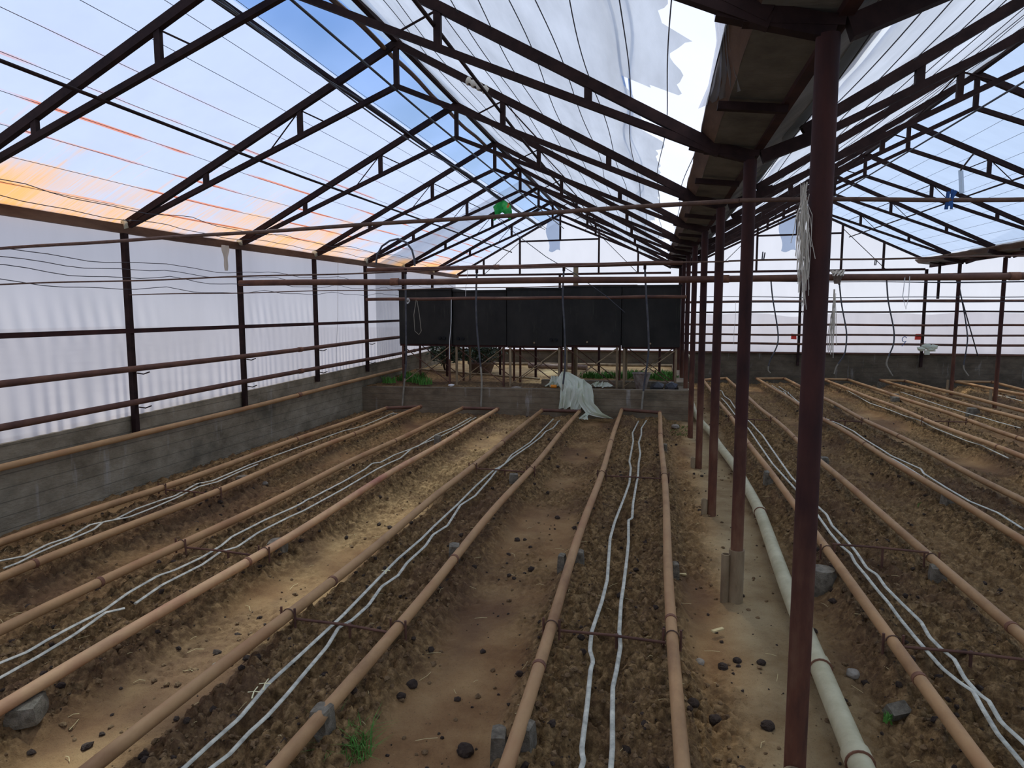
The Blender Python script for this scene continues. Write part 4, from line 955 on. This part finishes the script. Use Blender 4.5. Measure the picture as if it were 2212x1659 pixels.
for x, y, s, lab in [(1005, 1605, .036, 'biggest dark soil clod on the middle walkway near the bottom'), (1148, 1224, .024, 'dark soil clod in the centre of the middle walkway'), (1117, 1160, .024, 'dark soil clod at the left edge of the middle walkway'),
                     (1024, 1232, .020, 'dark soil clod by the upright block on the walkway'), (1170, 1062, .02, 'dark soil clod on the walkway beyond the bare patch'), (1204, 1115, .022, 'dark soil clod at the right side of the walkway'),
                     (1140, 1045, .026, 'dark soil clod beside the left pipe of the walkway'), (1100, 1240, .016, 'small dark clod among crumbs on the walkway'), (890, 1475, .028, 'dark clod at the left edge of the walkway near the front'),
                     (866, 1502, .022, 'dark clod just below the left walkway edge clod'), (1498, 1530, .026, 'dark clod on the path left of the nearest column'), (1545, 1549, .028, 'dark clod closest to the nearest column'),
                     (1645, 1422, .022, 'brown clod on the pale path near the nearest column'), (1593, 1415, .022, 'dark clod in the middle of the pale path'), (1562, 1430, .026, 'dark double clod on the path near the bottom'),
                     (1512, 1100, .020, 'dark clod left of the third column foot'), (1592, 1050, .022, 'dark clod right of the second column'), (1658, 1560, .03, 'dark flat clod beside the nearest column foot'),
                     (820, 1083, .022, 'dark clod between the reddish pipe and the next loop'), (1097, 893, .035, 'small dark clod at the far end by the kerb'), (618, 1188, .025, 'dark clod behind the squat block')]:
    lump(x, y, s, 'soil_clod', 'clod', lab, 'clod', 'dark soil clods on the walkways')
for x, y, s, lab in [(573, 1052, .030, 'pale rounded stone between the two left loops'), (508, 1065, .018, 'small pale pebble near the rounded stone'), (1459, 925, .06, 'grey stone on the mossy patch by the kerb'), (1843, 1455, .032, 'rounded brown stone on the soil right of the cream pipe'),
                     (465, 1428, .016, 'small pale green pebble left of the third loop'), (1512, 1425, .024, 'reddish stone on the path near the bottom')]:
    lump(x, y, s, 'stone', 'stone', lab, 'stone')
for x, y, lab in [(1550, 1361, 'thin pale wood chip lying on the path'), (1470, 1240, 'broken shard beside the path block')]:
    p = at(x, y, 0); MB().box(p+(0, 0, .0), (.075, .02, .012), rz=random.random(), jit=.003).build('wood_chip', 'straw', label=lab, cat='chip')
p = at(1958, 1560, .0); MB().box((p[0]-.02, p[1]+.05, .02), (.10, .06, .05), rz=.5, tilt=.4, jit=.01).build('brick_shard', 'block', label='grey brown shard of brick on the soil at the lower right', cat='shard')

# ------------------------------------------------------------------ tanks and stands
TY = 11.75; TW = 1.00
TX = [-4.64, -3.62, -2.60, -1.58, -.57]
TN = ['leftmost', 'second from left', 'middle', 'fourth from left', 'rightmost']
for i, x0 in enumerate(TX):
    top = 2.185 + (.0, -.03, .0, .03, .03)[i]; bot = 1.19 + (.0, -.012, -.02, -.0, -.02)[i]; dy = (.0, .05, .02, .0, .03)[i]; w = (1.01, 1.0, 1.0, 1.0, .985)[i]
    o = empty('water_tank', (x0+w/2, TY+.5+dy, bot)); setp(o, f'{TN[i]} square black water tank standing behind the kerb', 'tank', 'square black tanks')
    m = MB(); y0, y1 = TY+dy, TY+1.0+dy; t = .02
    G = []
    for (xa, ya, xb, yb) in ((x0, y0, x0+w, y0), (x0+w, y0, x0+w, y1), (x0+w, y1, x0, y1), (x0, y1, x0, y0)):
        U = np.linspace(0, 1, 14); V_ = np.linspace(0, 1, 14); A, B = np.meshgrid(U, V_)
        bulge = .022*np.sin(A*np.pi)*np.sin(B*np.pi)
        nx, ny = (yb-ya), -(xb-xa); L = math.hypot(nx, ny); nx, ny = nx/L, ny/L
        m.grid(np.stack([xa+(xb-xa)*A+nx*bulge, ya+(yb-ya)*A+ny*bulge, bot+(top-bot)*B], -1))
        m.grid(np.stack([xa+(xb-xa)*A-nx*t, ya+(yb-ya)*A-ny*t, bot+.02+(top-bot-.02)*B], -1))
    m.add([(x0, y0, bot), (x0+w, y0, bot), (x0+w, y1, bot), (x0, y1, bot)], [(0, 1, 2, 3)])
    m.build('tank_body', 'tank', o)
    m = MB()
    for a, b in (((x0, y0), (x0+w, y0)), ((x0+w, y0), (x0+w, y1)), ((x0+w, y1), (x0, y1)), ((x0, y1), (x0, y0))): m.beam((*a, top), (*b, top), .045, .03)
    m.build('tank_rim', 'tank', o)
    fx = {0: (.78, .86), 1: (.10, .19), 2: (.80, .89)}.get(i, ())
    for f in fx:
        mm = MB(); mm.tube([(x0+w*f, y0-.035, bot+.115), (x0+w*f, y0+.02, bot+.115)], .028, 14); mm.build('outlet_stub', 'black', o)
    if i >= 2: MB().tube([(x0+w*(.5 if i != 3 else .42), y0-.04, bot+.06), (x0+w*(.5 if i != 3 else .42), y0+.01, bot+.06)], .015, 10).build('drain_plug', 'white_leg', o, label='pale drain plug')
    # stand
    s = empty('tank_stand', (x0+w/2, TY+.5+dy, .42)); setp(s, f'rusty pipe stand with crossed braces under the {TN[i]} tank', 'stand', 'stands under the black tanks')
    fz = bot-.02; ym = (y0+.04, y1-.04); xm = (x0+.05, x0+w-.06)
    m = MB()
    m.beam((x0, ym[0], fz), (x0+w, ym[0], fz), .04, .035); m.beam((x0, ym[1], fz), (x0+w, ym[1], fz), .04, .035); m.beam((xm[0], ym[0], fz), (xm[0], ym[1], fz), .04, .035); m.beam((xm[1], ym[0], fz), (xm[1], ym[1], fz), .04, .035)
    m.build('top_frame', 'column', s)
    for a in xm:
        for b_ in ym: MB().tube([(a, b_, .36), (a, b_, fz)], .022, 10).build('leg', 'white_leg' if (i >= 2 and b_ < TY+.5) or (i+int(a*3)) % 3 == 0 else 'rust', s)
    for a, b_ in (((xm[0], ym[0]), (xm[1], ym[0])), ((xm[0], ym[1]), (xm[1], ym[1]))):
        MB().tube([(a[0], a[1]-.02, .47), (b_[0], b_[1]-.02, fz-.03)], .009, 6).build('brace', 'white_leg', s); MB().tube([(a[0], a[1]+.02, fz-.03), (b_[0], b_[1]+.02, .47)], .009, 6).build('brace', 'rust', s)
for i, (x, y) in enumerate([(-4.25, 13.4), (-2.4, 13.6), (-2.0, 14.6), (-1.55, 13.3), (-1.15, 14.2), (.1, 14.0), (-3.2, 13.8)]):
    MB().tube([(x, y, .35), (x, y, 2.1 if i != 3 else 2.7)], .026 if i != 3 else .05, 10).build('standing_post', 'column' if i != 3 else 'white_leg', label=['left', 'centre left', 'far centre', 'thick pale', 'centre right', 'right', 'inner left'][i]+' upright post standing on the soil behind the tanks', cat='post', group='posts behind the tanks')
cross('ground_pipe', (-4.3, 16.0, .52), (.4, 15.8, .55), .035, 'white_leg', 'pale pipe lying across the soil behind the tanks')
cross('ground_pipe', (-5.0, 13.6, .56), (-2.2, 12.9, .47), .02, 'white_leg', 'thin pale pipe lying on the soil behind the left tank')
cross('log', (-2.9, 15.5, .52), (-1.5, 15.2, .52), .06, 'pot', 'short log lying on the soil behind the middle tank', 'log')
m = MB(); m.box((-.7, 12.0, .50), (2.6, .16, .10)); m.build('concrete_ledge', 'conc2', label='low concrete ledge on the soil under the right tanks', cat='ledge')

# plants and pots
def foliage(m, c, r, n, size, squash=1.0, seed=1):
    rr = np.random.default_rng(seed)
    for _ in range(n):
        d = rr.normal(size=3); d /= np.linalg.norm(d); rad = rr.random()**.45
        p = np.array(c)+d*np.array(r)*rad; L = size*rr.uniform(.6, 1.2); a = rr.normal(size=3); a[2] = a[2]*.6-.2; a /= np.linalg.norm(a); b = np.cross(a, rr.normal(size=3)); b /= np.linalg.norm(b)
        m.add([p, p+a*L*.5+b*L*.22, p+a*L, p+a*L*.5-b*L*.22], [(0, 1, 2, 3)])
for (x, y, Y, rx, rz_, lab, pot) in [(945, 772, 14.3, .42, .34, 'dark leafy bush on the soil behind the left tank', False), (1040, 772, 14.3, .58, .32, 'dark leafy bush in a clay tub behind the second tank', True)]:
    c = aty(x, y, Y); c[2] = .97; c[0] = max(c[0], -4.55)
    o = empty('potted_shrub' if pot else 'leafy_shrub', (c[0], c[1], .45)); setp(o, lab, 'shrub')
    m = MB(); foliage(m, c, (rx, .45, rz_), 1500, .085, seed=int(x)); m.build('foliage', 'leaf', o)
    m = MB()
    for q in range(7): a = q*.9; m.tube([(c[0]+.03*math.cos(a), c[1]+.03*math.sin(a), .45), (c[0]+.18*math.cos(a), c[1]+.18*math.sin(a), .95)], .010, 6)
    m.build('stems', 'board', o)
    if pot: MB().lathe((c[0], c[1], .40), [(.20, 0), (.29, .24), (.31, .25), (.31, .29), (.27, .29), (.25, .2)], 24).build('pot', 'pot', o)
def weeds(name, pts, n, hgt, label, mat='grass', rad=.1, seed=3, kind='stuff', lean=.5, cat='weeds', w=.006):
    r = np.random.default_rng(seed); m = MB()
    for (cx, cy_, cz_) in pts:
        for _ in range(n):
            a = r.random()*6.28; d = rad*r.random()**.6; p = np.array([cx+d*math.cos(a), cy_+d*math.sin(a), cz_]); h = hgt*r.uniform(.45, 1.1); b = r.random()*6.28; l = lean*h*r.random(); dv = np.array([math.cos(b)*l, math.sin(b)*l, 0]); sd_ = np.array([-math.sin(b), math.cos(b), 0])*w
            m.add([p-sd_, p+sd_, p+dv*.4+(0, 0, h*.6)+sd_*.7, p+dv*.4+(0, 0, h*.6)-sd_*.7, p+dv*1.2+(0, 0, h*.9)], [(0, 1, 2, 3), (3, 2, 4)])
    return m.build(name, mat, label=label, cat=cat, **({'kind': kind} if kind else {}))
p = at(742, 1622, 0); weeds('grass_tuft', [(p[0]+.01, p[1]+.02, -.02)], 260, .125, 'bright green grass tuft beside the pipe at the bottom', rad=.10, kind=None, cat='grass', w=.0022, lean=1.4)
weeds('weeds', [(x, y, .44) for x, y in [(-1.0, 13.6), (-.8, 13.8), (-.5, 13.6), (-.2, 13.8), (.1, 13.7), (.25, 13.5), (-1.3, 13.7), (-.4, 14.2), (.2, 14.3)]], 110, .16, 'green weeds growing behind the right tanks', rad=.22, seed=5, w=.012)
weeds('weeds', [(x, y, .46) for x, y in [(-4.75, 12.2), (-4.6, 12.7), (-4.9, 12.8), (-4.5, 12.0), (-4.3, 11.8), (-4.85, 11.7), (-4.1, 11.6)]], 80, .15, 'green weeds along the left wall behind the kerb', rad=.13, seed=6, w=.010)
weeds('weeds', [(x, y, -.02) for x, y in [(.40, 10.6), (.2, 10.9), (.38, 9.9), (.36, 10.2)]], 70, .05, 'low moss and weeds at the foot of the kerb by the columns', 'moss', rad=.16, seed=8, w=.008)
for x, y, lab in [(1987, 1095, 'small green weed sprig in the walkway of the right bay'), (2078, 1136, 'green weed sprig farther right in the right bay'), (1918, 1558, 'tiny green seedling right of the cream pipe')]:
    p = at(x, y, 0); weeds('weed_sprig', [(p[0], p[1], -.0)], 16, .05, lab, rad=.03, kind=None, seed=int(x), w=.005, cat='weed')
# bucket, pots and scraps by the tanks
c = aty(1385, 842, 11.55); o = empty('bucket', (c[0], 11.55, .47)); setp(o, 'stained tapering bucket standing on the kerb soil under the right tanks', 'bucket')
MB().lathe((c[0], 11.55, .47), [(.085, 0), (.15, .25), (.155, .27), (.14, .27), (.125, .2)], 24).build('bucket_body', 'bucket', o); MB().tube([(c[0]+.155*math.cos(a), 11.55+.155*math.sin(a), .735) for a in np.linspace(0, 6.283, 24, endpoint=False)], .008, 6, closed=True).build('bucket_rim', 'bucket', o)
c = aty(1812, 592, 7.75); o = empty('hanging_pot', (c[0], 7.75, c[2]-.12)); setp(o, 'small plastic pot tied with rags to the overhead pipe', 'pot')
MB().lathe((c[0], 7.8, c[2]-.10), [(.03, 0), (.045, .07), (.05, .075), (.05, .09), (.04, .09)], 16).build('pot_body', 'bucket', o)
m = MB()
for q in range(26): a = q*.7; m.tube([(c[0]+.05*math.cos(a), 7.77+.05*math.sin(a), c[2]-.02), (c[0]+.06*math.cos(a+1), 7.8+.05*math.sin(a), c[2]+.04), (c[0]+.05*math.cos(a+2.2), 7.8+.05*math.sin(a+2), c[2]+.01)], .006, 5)
m.build('rag_knot', 'string', o)
c = aty(1196, 835, 11.25); MB().tube([c-(.05, 0, -.005), c+(.05, 0, .005)], .028, 14).build('orange_can', 'orange', label='small orange can lying on the kerb beside the plastic heap', cat='can')
lumpy = aty(975, 832, 11.26); V, F = ico(77); MB().add(V*np.array([.06, .04, .035])+lumpy, F).build('white_rag', 'white', label='small white rag on top of the kerb at the left', cat='rag')
c = aty(1115, 838, 11.4); V, F = ico(78); MB().add(V*np.array([.11, .06, .05])+c+(0, 0, .0), F).build('stone', 'stone', label='flat stone on the kerb soil at a tank leg', cat='stone')
# dark bags under the right tank
for x, lab in ((1420, 'crumpled dark plastic bag beside the bucket'), (1450, 'second crumpled dark bag under the rightmost tank')):
    c = aty(x, 838, 11.7); V, F = ico(int(x)); MB().add(V*np.array([.14, .12, .13])+c+(0, 0, .02), F).build('plastic_bag', 'hose', label=lab, cat='bag')

# plastic heap over the kerb
def drape(path, width, seed, fold=.03, thick=0):
    P = np.array(path, float); k = len(P); T = np.linspace(0, k-1, 46); C = np.stack([np.interp(T, range(k), P[:, i]) for i in range(3)], -1)
    for _ in range(3): C[1:-1] = (C[:-2]+2*C[1:-1]+C[2:])/4
    W = np.interp(T, range(k), width); U = np.linspace(-.5, .5, 34); G = []
    for i, t in enumerate(T):
        f = fold*(np.sin(U*19+t*1.3+seed)+.6*np.sin(U*37+t*2.1)) + 2.0*fold*(fbm(U*5+seed, U*0+t*.9, seed, 3)-.5)
        f = f*.6 + .13*(np.abs(fbm(U*7+seed*3, U*0+t*.33+seed, seed+2, 3)-.5)*2-.25)*(W[i] > .1)
        e_ = 1+.22*(fbm(U*0+t*.45, U*0+seed, seed+5, 2)-.5)*2
        G.append(np.stack([C[i, 0]+U*W[i]*e_+f*.4, C[i, 1]-np.maximum(f, -.01)-.022, C[i, 2]+f*.7*np.clip(W[i]*3, 0, 1)], -1))
    return np.array(G)
o = empty('plastic_sheet', (-1.2, 11.1, 0)); setp(o, 'crumpled grey translucent plastic sheet heaped over the concrete kerb', 'sheet')
pf = lambda x, y, Y: tuple(aty(x, y, Y))
MB().grid(drape([pf(1222, 803, 11.5), pf(1232, 820, 11.3), pf(1236, 838, 11.12), pf(1236, 862, 11.10), pf(1230, 884, 11.07)], [.12, .40, .36, .44, .34], 3)).build('left_flap', 'sheet', o)
MB().grid(drape([pf(1256, 818, 11.45), pf(1264, 832, 11.2), pf(1264, 855, 11.1), pf(1268, 872, 11.07), pf(1284, 892, 10.95), pf(1318, 903, 10.75)], [.08, .22, .28, .22, .22, .10], 9, .022)).build('right_flap', 'sheet', o)
MB().grid(drape([pf(1202, 812, 11.9), pf(1205, 826, 11.6), pf(1200, 834, 11.45)], [.2, .3, .36], 5, .02)).build('folded_corner', 'sheet', o)
MB().grid(drape([pf(1300, 826, 11.8), pf(1300, 834, 11.5)], [.2, .42], 8, .02)).build('trailing_end', 'sheet', o)
MB().grid(drape([pf(1272, 888, 11.0), pf(1262, 900, 10.85), pf(1258, 905, 10.7)], [.06, .12, .2], 12, .012)).build('ground_strip', 'sheet', o)

# ------------------------------------------------------------------ strings, tags and other small things
def tuft(top, L, n, spread, mat, label, name='string_tuft', seed=1, r_=.0022):
    r = np.random.default_rng(seed); m = MB(); top = np.array(top, float)
    for _ in range(n):
        a = r.normal(size=2)*spread*.4; b = r.normal(size=2)*spread; l = L*r.uniform(.35, 1.0)
        P = [top+(a[0], a[1]*.5, r.uniform(-.03, .03)), top+((a[0]+b[0])*.6+r.normal()*spread*.3, b[1]*.4, -l*.35), top+(b[0]*.8+r.normal()*spread*.3, b[1]*.4, -l*.7), top+(b[0], b[1]*.4, -l)]
        m.tube(P, r_, 4)
    return m.build(name, mat, label=label, cat='string')
tuft((XC-.058, 2.36, 2.14), .33, 60, .013, 'string', 'shaggy tuft of pale raffia strings tied to the nearest column', r_=.0010)
tuft((XC-.045, 2.36, 2.00), .26, 24, .008, 'string', 'lower tuft of pale strings on the nearest column', seed=4, r_=.0009)
tuft((XC+.055, 2.40, 1.80), .20, 18, .006, 'string', 'pale strings hanging from the right side of the nearest column', seed=5, r_=.0009)
for (x, y, y2, Y, lab, w) in [(975, 645, 776, 11.30, 'long white string hanging in front of the tanks', .006), (1589, 652, 745, 16.98, 'white string hanging beside the second column at the end wall', .004), (730, 568, 850, 10.22, 'thin white string hanging near the left wall', .004), (1010, 574, 640, 11.34, 'thin white string hanging above the tanks', .004)]:
    a = aty(x, y, Y); b = aty(x-4, y2, Y); MB().tube([a, a*.6+b*.4+(.01, 0, 0), a*.3+b*.7-(.008, 0, 0), b], w, 5).build('hanging_string', 'white', label=lab, cat='string')
for (x, y) in ((1955, 600),):
    P = [aty(x, y-3, 7.84), aty(x-5, y+40, 7.8), aty(x+2, y+68, 7.8), aty(x+8, y+40, 7.8), aty(x+10, y-3, 7.84)]
    MB().tube(P, .004, 5).build('hanging_string', 'white', label='looped white string hanging from the overhead pipe on the right', cat='string')
P = [aty(x, y, 11.26) for x, y in [(899, 648), (894, 680), (896, 715), (905, 723), (910, 715), (906, 680), (901, 650)]]
MB().tube(P, .005, 6).build('wire_loop', 'hoselight', label='long loop of wire hanging in front of the leftmost tank', cat='wire')
m = MB(); c = aty(881, 649, 11.18)
for q in range(9): a = q*.8; m.tube([c+(.03*math.cos(a), 0, .03*math.sin(a)), c+(.045*math.cos(a+1.3), -.01, .045*math.sin(a+1.3)), c+(.03*math.cos(a+2.6), -.015, .03*math.sin(a+2.6)-.03)], .005, 5)
m.build('string_knot', 'white', label='white knotted string on the thin pipe in front of the leftmost tank', cat='string')
for x, y, lab in ((1713, 727, 'red tag tied to the end wall post left of the nearest column'), (1981, 728, 'red tag tied to the end wall post under the right gutter')):
    c = aty(x, y, YG-.09); MB().box(c+(.02, 0, 0), (.11, .03, .13), jit=.01).build('red_tag', 'red', label=lab, cat='tag')
# blue pegs on the rod
d0 = np.array((.40, 3.62, 2.315)); d1 = np.array((6.0, 4.4, 2.27))
def onrod(x):
    best = None
    for t in np.linspace(0, 1, 400):
        p = d0+(d1-d0)*t; v = p-(0, 0, EYE); px = 1106+FPX*np.dot(v, RT)/np.dot(v, FW)
        if best is None or abs(px-x) < best[0]: best = (abs(px-x), p)
    return best[1]
c = onrod(2050); o = empty('clothes_pegs', c); setp(o, 'blue cloth-like pegs clipped on the thin rod at the right', 'peg')
MB().box(c+(-.012, 0, -.005), (.012, .012, .085), rz=.2, tilt=.1).build('peg_leg', 'blue', o); MB().box(c+(.008, 0, .0), (.012, .012, .095), rz=-.3, tilt=-.15).build('peg_leg', 'blue', o)
MB().beam(c+(.02, -.01, .04), c+(-.008, .0, -.03), .012, .012, (0, 1, 0)).build('peg_leg', 'blue', o)
for x, y, Y, lab in ((1650, 551, 5.56, 'grey peg hanging on the wire right of the second column'), (1892, 566, 8.0, 'grey peg hanging on a sagging wire in the right bay')):
    c = aty(x, y, Y); c[1] = Y; m = MB(); m.beam(c+(-.008, 0, .025), c+(-.012, 0, -.035), .008, .01, (0, 1, 0)); m.beam(c+(.008, 0, .02), c+(.0, 0, -.035), .008, .01, (0, 1, 0)); m.build('clothes_peg', 'hose', label=lab, cat='peg')
# pale blue rag hanging from a truss of the right bay
P0 = aty(2098, 338, 7.9); P1 = aty(2075, 368, 7.85); P2 = aty(2077, 418, 7.85)
o = empty('blue_rag', P0); setp(o, 'pale blue strip of rag knotted round a right bay truss', 'rag')
MB().tube([aty(2105, 330, 7.9), P0, P1], .016, 6, flat=.5).build('rag_knot', 'truss', o); A = []
for t in np.linspace(0, 1, 10): c = P1*(1-t)+P2*t; A.append([c+(-.022, 0, 0), c+(-.005, -.01, 0), c+(.012, .008, 0), c+(.026, 0, 0)])
MB().grid(np.array(A)).build('rag_tail', 'blue' if False else 'film_r2', o)
# green sheet caught under the left roof near the tanks
G = []
for v in np.linspace(0, 1, 14):
    row = []
    for u in np.linspace(0, 1, 14):
        x = 1065 + 37*u + 4*math.sin(v*3); y = 447 - 12*math.sin(u*3.1) + (30+4*math.sin(u*9))*v - 4*u; p = aty(x, y, 12.25+.05*math.sin(u*7+v*5)); row.append(p)
    G.append(row)
def greenmat():
    m, nt, out = newmat('green_printed_sheet'); f = noise(nt, pos(nt), 5.5, 2); c = ramp(nt, f, [(.5, (.03, .34, .07)), (.62, (.10, .42, .12)), (.66, (.65, .15, .04))])
    tr = nt.nodes.new('ShaderNodeBsdfTranslucent'); nt.links.new(c, tr.inputs[0]); df = nt.nodes.new('ShaderNodeBsdfDiffuse'); nt.links.new(c, df.inputs[0])
    mx = nt.nodes.new('ShaderNodeMixShader'); mx.inputs[0].default_value = .4; nt.links.new(tr.outputs[0], mx.inputs[1]); nt.links.new(df.outputs[0], mx.inputs[2]); nt.links.new(mx.outputs[0], out.inputs[0]); return m
MB().grid(np.array(G)).build('green_bag', greenmat(), label='green plastic bag with orange print caught under the roof above the tanks', cat='bag')
# wrapped plastic on the near truss chord
c = aty(1037, 183, 5.95); d = P3(3, -1.2, zroof(-1.2))-P3(3, -1.7, zroof(-1.7)); d /= np.linalg.norm(d)
cc = P3(3, -1.56, zroof(-1.56)); T = np.linspace(-.11, .11, 12)
MB().tube([cc+d*t for t in T], [.034+.007*math.sin(i*2.2) for i in range(12)], 12).build('plastic_wrapping', 'string', label='pale plastic wrapped round a chord of the truss at the second column', cat='wrapping')
# torn cloth under the left eave
c = aty(476, 545, 7.1); A = []
for t in np.linspace(0, 1, 16):
    w = .055*(1-.75*t)*(1+.3*math.sin(t*9)); A.append([c+(0, -w, -.30*t), c+(.02, -w*.3, -.30*t), c+(.005, w*.4, -.30*t), c+(.02, w, -.30*t)])
A = np.array(A); A[..., 0] = -5.03 + (A[..., 0]-c[0]); A[..., 1] = A[..., 1]-c[1]+7.2; A[..., 2] = A[..., 2]-c[2]+2.56
MB().grid(A).build('torn_rag', 'string', label='torn pale rag hanging from the left eave beam', cat='rag')
# twine ties on the drip hose near the bottom
for x, y, lab in ((549, 1500, 'yellow twine knot on the drip hose, nearer one'), (573, 1482, 'yellow twine knot on the drip hose, farther one'), (834, 1236, 'yellow twine knot on the drip hose beyond the spacer rod')):
    c = at(x, y, .115); m = MB(); s = .024
    m.tube([c+(-s*1.1, -s*.2, .01), c+(0, 0, .014), c+(s*.6, -s*1.6, .006)], .0035, 5, flat=.4); m.tube([c+(-s*.3, s*1.6, .012), c+(0, 0, .014), c+(s*1.0, s*.3, .01)], .0035, 5, flat=.4)
    m.build('twine_knot', 'twine', label=lab, cat='twine')
# pale stuff by the end wall
c = aty(2003, 752, 16.9); m = MB()
for q in range(6): V, F = ico(q+200); m.add(V*np.array([.10, .06, .09])+c+(random.uniform(-.12, .16), 0, random.uniform(-.06, .08)), F)
m.box(c+(0, 0, -.1), (.1, .05, .1)); m.build('plastic_bundle', 'sheet', label='pale crumpled plastic bundle on the end wall sill by the right gutter post', cat='bundle')
c = aty(1954, 733, 17.03); MB().tube([c+(.05*math.cos(a), 0, .06*math.sin(a)) for a in np.linspace(.5, 5.5, 12)]+[c+(-.05, 0, -.16)], .008, 6).build('wire_hook', 'blue', label='small bluish wire hook hanging on the end wall', cat='hook')
